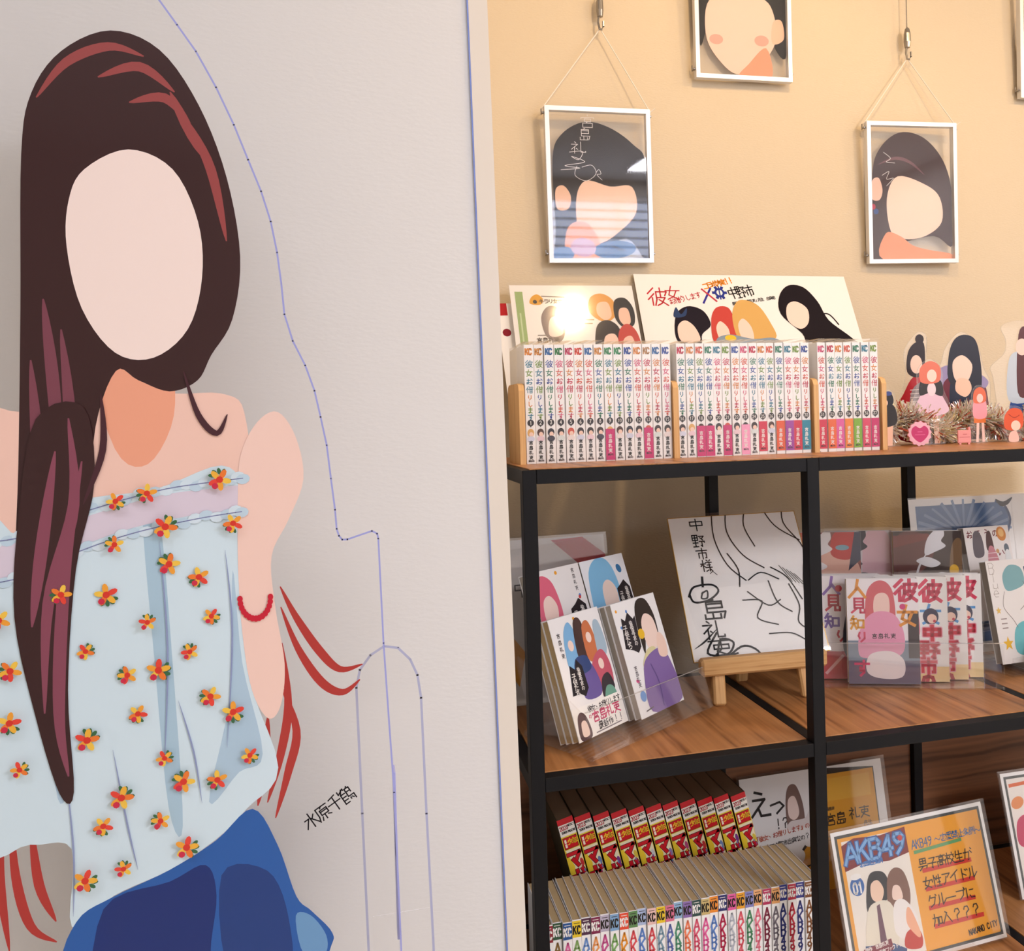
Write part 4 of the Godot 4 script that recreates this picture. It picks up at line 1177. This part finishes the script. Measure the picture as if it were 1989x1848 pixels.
# ------------------------------------------------------------------ the tall acrylic cutout
func standee() -> void:
	var t := thing("acrylic_standee", "tall clear acrylic cutout with dark brown, peach and floral pale blue print", "standee", Vector3(-0.3, 0.0, 0.22))
	var right := [[-89, 1722], [-74, 1700], [-58, 1676], [-41, 1643], [-26, 1608], [-14, 1575], [-3, 1545], [5, 1516], [10, 1486], [13, 1456], [15, 1426], [22, 1400], [33, 1376], [41, 1351], [46, 1325], [51, 1297], [54, 1264], [57, 1233], [58, 1214], [60, 1207], [63, 1203], [68, 1203], [92, 1210], [97, 1207], [98, 1202], [100, 1097], [103, 1019], [106, 946], [108, 805], [110, 600], [112, 30]]
	var q := PackedVector2Array()
	for p in [[-420, 30], [-420, 1400], [-330, 1620], [-240, 1745], [-150, 1765]] + right: q.append(Vector2(p[0], p[1]) * 0.001)
	obj("panel", prism(q, 0.003), M.acrylic, t)
	obj("panel_edge", prism(q, 0.003, true), M.acrylic_edge, t)
	ink()
	# colour fields of the print
	for s in [[[3, 1161], [17, 1130], [38, 1095], [57, 1075], [79, 1078]], [[3, 1141], [18, 1099], [39, 1064], [59, 1052], [76, 1063]], [[3, 1106], [7, 1045], [-2, 995], [-15, 952]], [[1, 1065], [14, 1019], [5, 979], [-8, 936]], [[-12, 1037], [-16, 992], [-24, 950]], [[-237, 981], [-235, 915], [-224, 866], [-203, 848]], [[-244, 963], [-248, 917], [-242, 846]], [[-221, 960], [-216, 903], [-203, 867]]]:
		line(curve(s, false, 6), 8.5, "b23a34", true)
	smooth([[-247, 1331], [-218, 1337], [-162, 1340], [-156, 1388], [-128, 1373], [-99, 1383], [-95, 1353], [-45, 1350], [-25, 1332], [-29, 1263], [-108, 1249], [-174, 1236], [-251, 1208]], "f6cdbb")
	smooth([[-160, 1395], [-128, 1400], [-92, 1390], [-88, 1330], [-112, 1285], [-140, 1300]], "f2a888")
	smooth([[-210, 1572], [-200, 1628], [-174, 1668], [-132, 1690], [-90, 1675], [-57, 1625], [-34, 1557], [-24, 1481], [-33, 1421], [-53, 1387], [-66, 1363], [-91, 1353], [-118, 1364], [-137, 1373], [-156, 1321], [-163, 1240], [-173, 1121], [-186, 994], [-205, 1005], [-220, 1064], [-228, 1159], [-221, 1290], [-215, 1431]], "3c2226")
	for s in [[[-196, 1624], [-170, 1658], [-134, 1675], [-104, 1668]], [[-144, 1646], [-108, 1658], [-78, 1636]], [[-118, 1624], [-87, 1630], [-65, 1607]], [[-69, 1612], [-48, 1564], [-36, 1496]], [[-82, 1636], [-57, 1578]]]:
		line(curve(s, false, 6), 9, "9c4a48", true)
	for s in [[[-208, 1384], [-205, 1290], [-210, 1195]], [[-182, 1412], [-178, 1312], [-197, 1204]], [[-196, 1440], [-190, 1360], [-186, 1250]]]:
		line(curve(s, false, 6), 11, "7d4552", true)
	smooth([[-158, 1560], [-120, 1580], [-82, 1563], [-61, 1514], [-59, 1461], [-73, 1412], [-104, 1385], [-137, 1390], [-164, 1431], [-175, 1488], [-172, 1531]], "fce8dd")
	smooth([[-254, 1231], [-221, 1224], [-174, 1253], [-107, 1261], [-47, 1281], [-27, 1253], [-22, 1183], [-30, 1084], [-4, 985], [-34, 949], [-63, 923], [-105, 900], [-154, 883], [-190, 860], [-188, 932], [-222, 941], [-263, 957]], "d6eaf1")
	smooth([[-118, 1240], [-112, 1100], [-104, 960], [-92, 940], [-96, 1090], [-104, 1240]], "aecbdb")
	smooth([[-40, 1180], [-46, 1060], [-68, 960], [-40, 985], [-18, 1000], [-34, 1090]], "b2cdde")
	smooth([[-200, 1180], [-205, 1080], [-198, 980], [-188, 1000], [-190, 1100]], "b2cdde")
	smooth([[-255, 1215], [-213, 1219], [-174, 1236], [-107, 1254], [-62, 1259], [-29, 1260], [-30, 1240], [-72, 1235], [-126, 1226], [-175, 1210], [-218, 1191], [-256, 1185]], "ded2de")
	smooth([[-200, 814], [-186, 864], [-155, 882], [-105, 900], [-63, 922], [-29, 948], [-7, 910], [9, 857], [23, 840], [42, 815], [38, 796], [10, 720], [-60, 640], [-180, 700]], "2b5fa8")
	smooth([[-163, 872], [-105, 889], [-73, 900], [-64, 869], [-71, 815], [-67, 760], [-166, 778]], "1f3273")
	smooth([[-59, 888], [-17, 886], [1, 838], [-1, 778], [-53, 787]], "24427f")
	smooth([[8, 838], [22, 836], [36, 814], [34, 796], [14, 800]], "6f9dc6")
	smooth([[-33, 1253], [-29, 1292], [-13, 1322], [6, 1331], [22, 1306], [28, 1265], [13, 1226], [-4, 1191], [-2, 1141], [5, 1085], [0, 1045], [-12, 1034], [-26, 1063], [-33, 1119], [-35, 1184]], "f7d3c4")
	for b in [[[-255, 1219], [-213, 1224], [-174, 1241], [-107, 1259], [-62, 1265], [-28, 1268]], [[-256, 1181], [-218, 1187], [-175, 1206], [-126, 1221], [-72, 1231], [-30, 1236]]]:
		var c := curve(b, false, 5)
		for i in c.size():
			blob(c[i].x, c[i].y + 2.0 * sin(i * 1.9), 6.5, 5.0, "c4dbe8" if i % 2 else "d9eaf2", 10, 10)
		line(c, 0.9, "7d83ad")
	for b in [[[-104, 1212], [-100, 1110], [-106, 1000]], [[-46, 1200], [-42, 1120], [-50, 1010]], [[-150, 1020], [-140, 950], [-132, 905]], [[-190, 1000], [-186, 930], [-188, 870]], [[-92, 1060], [-80, 1010], [-74, 960]]]:
		line(curve(b, false, 6), 1.6, "8f9cc0", true)
	smooth([[-205, 1330], [-165, 1340], [-158, 1270], [-176, 1190], [-186, 1080], [-184, 985], [-196, 985], [-214, 1060], [-228, 1150], [-222, 1240]], "3c2226")
	for r in [[[-178, 1330], [-176, 1250], [-200, 1160], [-206, 1060]], [[-190, 1300], [-204, 1210], [-214, 1140]], [[-168, 1290], [-186, 1180], [-194, 1060], [-188, 1000]]]:
		line(curve(r, false, 6), 11, "8a4a5a", true)
	for r in [[[-150, 1352], [-150, 1300], [-168, 1250]], [[-78, 1372], [-66, 1330], [-50, 1312], [-40, 1330]]]:
		line(curve(r, false, 6), 6, "4a2a30", true)
	for k in 15:
		var a := PI + PI * k / 14.0
		blob(-20 + 14 * cos(a), 1152 + 20 * sin(a), 2.6, 3.2, "cc2036", 0, 10)
	var k := 0
	for f in [[-189, 1168], [-151, 1165], [-170, 1114], [-96, 1190], [-70, 1176], [-60, 1138], [-171, 1032], [-135, 1089], [-127, 1052], [-108, 1091], [-80, 1106], [-63, 1062], [-43, 1045], [-105, 1008], [-89, 984], [-59, 982], [-29, 1002], [-143, 976], [-110, 950], [-159, 952], [-88, 922], [-143, 910], [-231, 1103], [-233, 1056], [-226, 1013], [-48, 1268], [-112, 1258], [-139, 1252], [-97, 1226], [-141, 1212], [-37, 1226], [-175, 905], [-115, 1138], [-238, 1150]]:
		flower(f[0], f[1], 9.5 + 1.6 * sin(k * 2.3), k * 1.7)
		k += 1
	stamp("printed_artwork", t, M.standee_print, Vector3(0, 0, 0.0003))
	ink()
	text("水原千鶴", 15, 932, 15.5, "17151c", 0.085, false, 1.03, 0.85, 31)
	stamp("name_lettering", t, M.standee_print, Vector3(0, 0, 0.0003))
	ink()
	line(right, 1.7, "a2a6de")
	stamp("polished_rim", t, M.gloss, Vector3(0, 0, 0.0002))
	var s := PackedVector2Array()
	for p in [[74, 30], [77, 712], [76, 791], [74, 919], [72, 1048], [76, 1066], [87, 1080], [101, 1088], [115, 1085], [127, 1072], [134, 1055], [137, 1031], [139, 910], [142, 779], [147, 30]]: s.append(Vector2(p[0], p[1]) * 0.001)
	obj("support_plate", prism(s, 0.003), M.acrylic, t, Vector3(0, 0, -0.022))
	obj("support_edge", prism(s, 0.003, true), M.acrylic_edge, t, Vector3(0, 0, -0.022))
	ink()
	line([[74, 700], [77, 712], [76, 791], [74, 919], [72, 1048], [76, 1066], [87, 1080], [101, 1088], [115, 1085], [127, 1072], [134, 1055], [137, 1031], [139, 910], [142, 779], [144, 600]], 2.4, "b2b4cf")
	stamp("support_rim", t, M.gloss, Vector3(0, 0, -0.0218))
	obj("joint_strip", box(Vector3(0.003, 0.17, 0.019), 0.0005), M.acrylic_edge, t, Vector3(0.1065, 0.88, -0.0125))
	obj("clamp_plate", box(Vector3(0.062, 0.78, 0.003), 0.0005), M.acrylic, t, Vector3(0.112, 0.42, -0.0265))
	obj("foot_plate", box(Vector3(0.75, 0.03, 0.13), 0.002), M.acrylic, t, Vector3(-0.15, 0.0155, -0.045))

# ------------------------------------------------------------------ shelf
func shelf() -> void:
	var t := thing("shelf_unit", "black steel frame shelf with brown wooden boards against the beige wall", "shelf")
	var h := POST / 2.0
	var depth := 0.3576
	for i in 4:
		for z in [-h, -depth + h]:
			obj("post", box(Vector3(POST, 1.25, POST), 0.0008), M.steel, t, Vector3(BAY * i, 0.625, z))
		for y in [1.25, MID, LOW, 0.06]:
			obj("side_rail", box(Vector3(POST - 0.001, POST, depth - 2 * POST), 0.0006), M.steel, t, Vector3(BAY * i, y - h, -depth / 2))
	for i in 3:
		var x := BAY * (i + 0.5)
		for y in [1.25, MID, LOW, 0.06]:
			for z in [-h, -depth + h]:
				obj("rail", box(Vector3(BAY - POST - 0.0006, POST, POST - 0.001), 0.0006), M.steel, t, Vector3(x, y - h, z))
			if y < 1.2:
				obj("shelf_board", box(Vector3(BAY - POST - 0.001, 0.012, depth - 2 * POST - 0.001), 0.0006), M.board, t, Vector3(x, y - 0.006 + 0.0006, -depth / 2))
		obj("top_board", box(Vector3(BAY - 0.0008, 0.0017, depth - 0.004), 0.0004), M.board, t, Vector3(x, 1.25085, -depth / 2))
		obj("back_panel", box(Vector3(BAY - POST - 0.001, MID - LOW - POST - 0.002, 0.005), 0.0005), M.back_board, t, Vector3(x, (MID + LOW) / 2 - h, -depth + 0.006))

# ------------------------------------------------------------------ room and light
func downlight(label: String, x: float, z: float, energy: float, aim: Vector3) -> void:
	var t := thing("ceiling_spotlight", label, "spotlight", Vector3(x, 2.6, z))
	obj("stem", lathe([[0.0, -0.09], [0.008, -0.09], [0.008, 0.0], [0.0, 0.0]], 12), M.steel, t)
	var head := Node3D.new()
	head.name = "lamp_head"
	t.add_child(head)
	head.position = Vector3(0, -0.11, 0)
	head.look_at_from_position(Vector3(x, 2.49, z), aim, Vector3.UP)
	head.position = Vector3(0, -0.11, 0)
	obj("housing", lathe([[0.03, -0.06], [0.042, -0.058], [0.046, 0.05], [0.043, 0.05]], 20), M.steel, head, Vector3.ZERO, Vector3(-90, 0, 0))
	var glow := mat("fff0d8", 0.5)
	glow.emission_enabled = true
	glow.emission = Color("ffd9a0")
	glow.emission_energy_multiplier = 12.0
	obj("lamp_face", lathe([[0.0, 0.0], [0.04, 0.001]], 20), glow, head, Vector3(0, 0, -0.047), Vector3(-90, 0, 0))
	var l := SpotLight3D.new()
	l.name = "spot"
	l.light_color = Color("ffd6a0")
	l.light_energy = energy
	l.light_size = 0.04
	l.spot_angle = 62.0
	l.spot_angle_attenuation = 0.6
	l.spot_range = 8.0
	l.spot_attenuation = 2.0
	l.shadow_enabled = true
	head.add_child(l)
	l.position = Vector3(0, 0, -0.056)

func room() -> void:
	struct("wall_back", box(Vector3(5.0, 2.6, 0.1), 0.0), M.wall, Vector3(0.6, 1.3, WALL_Z - 0.05))
	var col := PackedVector2Array([Vector2(-1.9, 0), Vector2(-0.0257, 0), Vector2(-0.059, 2.6), Vector2(-1.9, 2.6)])
	struct("wall_left", prism(col, 0.56), M.white_wall, Vector3(0, 0, 0.06))
	var g := PackedVector2Array([Vector2(-0.0487, 0), Vector2(-0.0252, 0), Vector2(-0.0585, 2.6), Vector2(-0.0820, 2.6)])
	struct("trim_1", prism(g, 0.0025), M.guard, Vector3(0, 0, 0.0626))
	var ge := PackedVector2Array([Vector2(-0.0505, 0), Vector2(-0.0487, 0), Vector2(-0.0820, 2.6), Vector2(-0.0838, 2.6)])
	struct("trim_2", prism(ge, 0.0022), M.guard_edge, Vector3(0, 0, 0.0624))
	struct("floor", box(Vector3(5.0, 0.1, 4.2), 0.0), M.floor, Vector3(0.6, -0.05, 1.45))
	struct("ceiling", box(Vector3(5.0, 0.1, 4.2), 0.0), M.ceiling, Vector3(0.6, 2.65, 1.45))
	struct("wall_side", box(Vector3(0.1, 2.6, 4.0), 0.0), M.plain_wall, Vector3(-1.85, 1.3, 1.5))
	struct("wall_right", box(Vector3(0.1, 2.6, 4.0), 0.0), M.plain_wall, Vector3(3.05, 1.3, 1.5))
	# the wall behind the camera, with the window
	struct("wall_front", boxes_mesh([[Vector3(5.0, 1.8, 0.1), Vector3(0.6, 0.9, 3.45), 0.0], [Vector3(5.0, 0.1, 0.1), Vector3(0.6, 2.55, 3.45), 0.0], [Vector3(2.6, 0.7, 0.1), Vector3(-0.6, 2.15, 3.45), 0.0], [Vector3(0.6, 0.7, 0.1), Vector3(2.8, 2.15, 3.45), 0.0]]), M.plain_wall)
	var win := Node3D.new()
	win.name = "window_1"
	add_child(win)
	win.set_meta("kind", "structure")
	win.position = Vector3(1.6, 2.15, 3.45)
	var day := mat("dfe8ff", 0.4)
	day.emission_enabled = true
	day.emission = Color("dbe6ff")
	day.emission_energy_multiplier = 1.6
	obj("pane", box(Vector3(1.8, 0.7, 0.006), 0.0), day, win, Vector3(0, 0, 0.03))
	obj("frame", boxes_mesh([[Vector3(0.04, 0.7, 0.06), Vector3(-0.88, 0, 0), 0.002], [Vector3(0.04, 0.7, 0.06), Vector3(0.88, 0, 0), 0.002], [Vector3(0.04, 0.7, 0.05), Vector3.ZERO, 0.002], [Vector3(1.8, 0.04, 0.06), Vector3(0, 0.33, 0), 0.002], [Vector3(1.8, 0.04, 0.06), Vector3(0, -0.33, 0), 0.002]]), M.alu, win)
	for k in 11: obj("slat", box(Vector3(1.74, 0.002, 0.035), 0.0), M.ceiling, win, Vector3(0, -0.3 + 0.06 * k, -0.075), Vector3(18, 0, 0))

func lights() -> void:
	var l := AreaLight3D.new()
	l.name = "daylight"
	l.area_size = Vector2(1.7, 0.62)
	l.light_color = Color("dce6ff")
	l.light_energy = 6.0
	l.area_range = 12.0
	l.shadow_enabled = true
	add_child(l)
	l.position = Vector3(1.6, 2.15, 3.40)

func ceiling_panel(label: String, at: Vector3, size: Vector2, energy: float) -> void:
	var t := thing("ceiling_panel", label, "ceiling light", at)
	obj("frame", boxes_mesh([[Vector3(size.x + 0.04, 0.02, 0.02), Vector3(0, -0.01, size.y / 2 + 0.01), 0.002], [Vector3(size.x + 0.04, 0.02, 0.02), Vector3(0, -0.01, -size.y / 2 - 0.01), 0.002], [Vector3(0.02, 0.02, size.y), Vector3(size.x / 2 + 0.01, -0.01, 0), 0.002], [Vector3(0.02, 0.02, size.y), Vector3(-size.x / 2 - 0.01, -0.01, 0), 0.002]]), M.ceiling, t)
	var glow := mat("ffffff", 0.6)
	glow.emission_enabled = true
	glow.emission = Color("f6f4ff")
	glow.emission_energy_multiplier = 4.0
	obj("diffuser", box(Vector3(size.x, 0.006, size.y), 0.0), glow, t, Vector3(0, -0.006, 0))
	var l := AreaLight3D.new()
	l.name = "panel_light"
	l.area_size = size
	l.light_color = Color("f4f3ff")
	l.light_energy = energy
	l.area_range = 10.0
	l.shadow_enabled = true
	t.add_child(l)
	l.position = Vector3(0, -0.012, 0)
	l.rotation_degrees = Vector3(-90, 0, 0)

func _ready() -> void:
	rng.seed = 11
	# camera
	var cam := Camera3D.new()
	cam.name = "camera"
	cam.near = 0.05
	cam.far = 40.0
	cam.projection = Camera3D.PROJECTION_FRUSTUM
	cam.size = 0.05 * 1848.0 / 1600.0
	cam.frustum_offset = Vector2(-64.46, -95.04) / 1600.0 * 0.05
	var right := Vector3(0.97398089, -0.02880129, 0.22479259)
	var up := Vector3(0.03009942, 0.99954415, -0.00234926)
	var fwd := Vector3(0.22462245, -0.00905427, -0.9744038)
	cam.transform = Transform3D(Basis(right, up, -fwd).orthonormalized(), Vector3(-0.2211, 1.31652, 1.05948))
	cam.current = true
	add_child(cam)
	# air
	var e := Environment.new()
	e.background_mode = Environment.BG_COLOR
	e.background_color = Color("202226")
	e.tonemap_mode = Environment.TONE_MAPPER_LINEAR
	e.tonemap_exposure = 0.2
	e.sdfgi_enabled = true
	e.ssao_enabled = true
	e.ssil_enabled = true
	var we := WorldEnvironment.new()
	we.name = "air"
	we.environment = e
	add_child(we)
	letters()
	materials()
	M.magazine_cover = mat("4f4a34", 0.4)
	M.backing = pane(0.05, "d8d4cc", 0.03)
	lights()
	ceiling_panel("white ceiling light panel in front of the white wall", Vector3(-0.55, 2.6, 1.45), Vector2(1.2, 0.7), 3.5)
	ceiling_panel("white ceiling light panel farther right in the room", Vector3(1.95, 2.6, 2.6), Vector2(0.9, 0.9), 44.0)
	downlight("black ceiling spotlight above the right part of the shelf", 1.35, 0.5, 2.1, Vector3(1.0, 1.4, -0.5))
	downlight("black ceiling spotlight above the left part of the shelf", 0.5, 0.32, 1.9, Vector3(0.35, 1.4, -0.5))
	downlight("black ceiling spotlight farther right along the beige wall", 2.2, 0.5, 2.2, Vector3(1.6, 1.4, -0.5))
	room()
	shelf()
	standee()
	# wall
	wall_frame("silver framed print hung left on the wall, black rounded shape with white signature", 0.2575, 1.6181, Vector3(2.4, 0, 0.9), [0.268, 2.076], func():
		smooth([[8, 60], [6, 190], [24, 236], [70, 262], [120, 254], [170, 222], [196, 180], [196, 0], [150, 40], [60, 0], [8, 0]], "1e171b")
		smooth([[58, 30], [50, 110], [70, 150], [120, 140], [165, 140], [172, 90], [130, 48], [96, 30]], "f0cdb4")
		smooth([[12, 96], [10, 132], [26, 140], [40, 120], [34, 96]], "eec3a6")
		smooth([[30, 0], [32, 60], [70, 70], [96, 30], [90, 0]], "e6a27c")
		blob(126, 18, 44, 17, "3c6ea6", 4)
		blob(20, 8, 24, 15, "3c6ea6", 10)
		blob(62, 22, 26, 18, "c9a9c8", -6)
		for k in 4: line(curve([[88 + 8 * k, 8], [112 + 6 * k, 26 - 3 * k], [150 - 4 * k, 16]], false), 1.6, "23365c")
		text("宮", 62, 276, 24, "e6e2e0", 0.05, false, 1.0, 1.2)
		text("島", 60, 250, 22, "e6e2e0", 0.05, false, 1.0, 1.0)
		text("礼", 44, 224, 22, "e6e2e0", 0.05, false, 1.0, 1.3)
		line(curve([[40, 204], [66, 206], [58, 190], [44, 196], [70, 186], [30, 178], [60, 174], [22, 170]], false), 1.1, "e6e2e0")
		line(curve([[54, 178], [50, 160], [72, 150], [92, 164], [84, 180], [64, 176]], false), 1.0, "e6e2e0")
		line(curve([[92, 166], [98, 172], [102, 164], [94, 162], [104, 152]], false), 1.0, "e6e2e0"))
	wall_frame("silver framed print hung right on the wall, brown and peach with gold gleam", 0.9535, 1.6275, Vector3(2.0, -2, 1.0), [0.953, 2.066], func():
		smooth([[4, 0], [6, 170], [24, 232], [72, 268], [130, 258], [176, 210], [196, 140], [196, 30], [150, 50], [60, 30], [40, 0]], "3a2528")
		smooth([[48, 60], [40, 130], [66, 176], [130, 160], [166, 132], [170, 80], [130, 50], [80, 44]], "f3d6c4")
		smooth([[4, 130], [6, 166], [22, 172], [30, 146], [22, 126]], "eec4b2")
		smooth([[30, 0], [36, 56], [70, 50], [100, 30], [140, 20], [190, 12], [196, 0]], "ea9a74")
		blob(8, 112, 5, 6, "b02040")
		blob(14, 102, 6, 6, "2a4a8a")
		line(curve([[20, 200], [60, 214], [96, 206], [130, 180]], false), 7, "6f4a52", true)
		line(curve([[34, 226], [50, 214], [40, 206], [60, 204]], false), 1.0, "e6e2e0")
		line(curve([[30, 178], [46, 186], [40, 170], [56, 172], [40, 156]], false), 1.0, "e6e2e0"))
	wall_frame("silver framed print at the top of the wall, black over peach", 0.5703, 1.9933, Vector3(2.0, 0, 0.9), [], func():
		smooth([[4, 60], [2, 200], [40, 270], [150, 275], [194, 200], [196, 50], [170, 60], [150, 130], [60, 140], [24, 100]], "1b1619")
		smooth([[20, 70], [22, 140], [60, 160], [140, 160], [168, 130], [170, 70], [130, 20], [90, 4], [56, 20]], "f3d2be")
		smooth([[90, 0], [110, 26], [150, 60], [160, 0]], "eaa07e")
		smooth([[164, 70], [166, 112], [186, 116], [190, 80]], "f0c4a8")
		blob(40, 72, 15, 10, "efab98")
		blob(140, 74, 16, 11, "efab98"))
	wall_frame("silver framed print cut off at the upper right corner", 1.3425, 2.0, Vector3(2.0, -2, 1.0), [], func():
		smooth([[2, 0], [4, 120], [30, 200], [100, 260], [180, 200], [190, 0]], "e8c0aa")
		rect(0, 0, 20, 60, "2a1a1c")
		line(curve([[4, 60], [12, 90], [6, 120]], false), 6, "e8b03a", true))
	hanger("metal picture hook with wire holding the left hung frame", 0.268, 2.076)
	hanger("metal picture hook with wire holding the right hung frame", 0.953, 2.066)
	# top shelf
	top_comics()
	var p := sheet("poster", "wide white poster with red title leaning on wall behind the comics", "poster", Vector3(0.559, TOP, -0.3465), Vector3(-23.0, 0, 0), 0.468, 0.378, poster_print, false)
	p.set_meta("group", "sheets leaning on the wall")
	sheet("laminated_sheet", "laminated sheet with green side strip leaning behind the first comics", "sheet", Vector3(0.1914, TOP, -0.334), Vector3(-22.3, 0, 0.3), 0.243, 0.345, laminate_print, true, 0.004)
	sheet("paper_sheet", "white sheet with red corner standing behind the laminated one", "sheet", Vector3(0.172, TOP, -0.346), Vector3(-22.3, 0, 1.5), 0.245, 0.31, func(w: float, h: float):
		rect(0, h - 26, 20, 26, "b52a2e")
		blob(14, h - 62, 8, 8, "8a2430"), false)
	top_right()
	# middle shelf
	rack_left()
	easel_and_board()
	rack_right()
	mid_back()
	# lower shelf
	low_comics()
	magazines()
	sheet("speech_sign", "white and yellow laminated speech bubble sign behind the lower comics", "sign", Vector3(0.5955, LOW + 0.001, -0.3002), Vector3(-8.8, 0.7, 0.6), 0.297, 0.215, bubble_print, true, 0.006)
	for s in [[Vector3(0.6536, LOW + 0.005, -0.0832), idol_print, "orange handwritten sign with a pasted comic cover in a clear stand", Vector3(-13, 3.2, 0.9)], [Vector3(1.058, LOW + 0.005, -0.175), right_sign_print, "white bordered sign cut off at the lower right edge", Vector3(-13, 0, 0)]]:
		var t := sheet("table_sign", s[2], "sign", s[0], s[3], 0.297, 0.21, s[1], true, 0.005)
		obj("stand_back", box(Vector3(0.304, 0.216, 0.002), 0.0006), M.acrylic, t, Vector3(0, 0.106, -0.003))
		obj("stand_foot", box(Vector3(0.12, 0.002, 0.06), 0.0006), M.acrylic, t, Vector3(0.02, -0.0005, 0.028), Vector3(13, 0, 0))
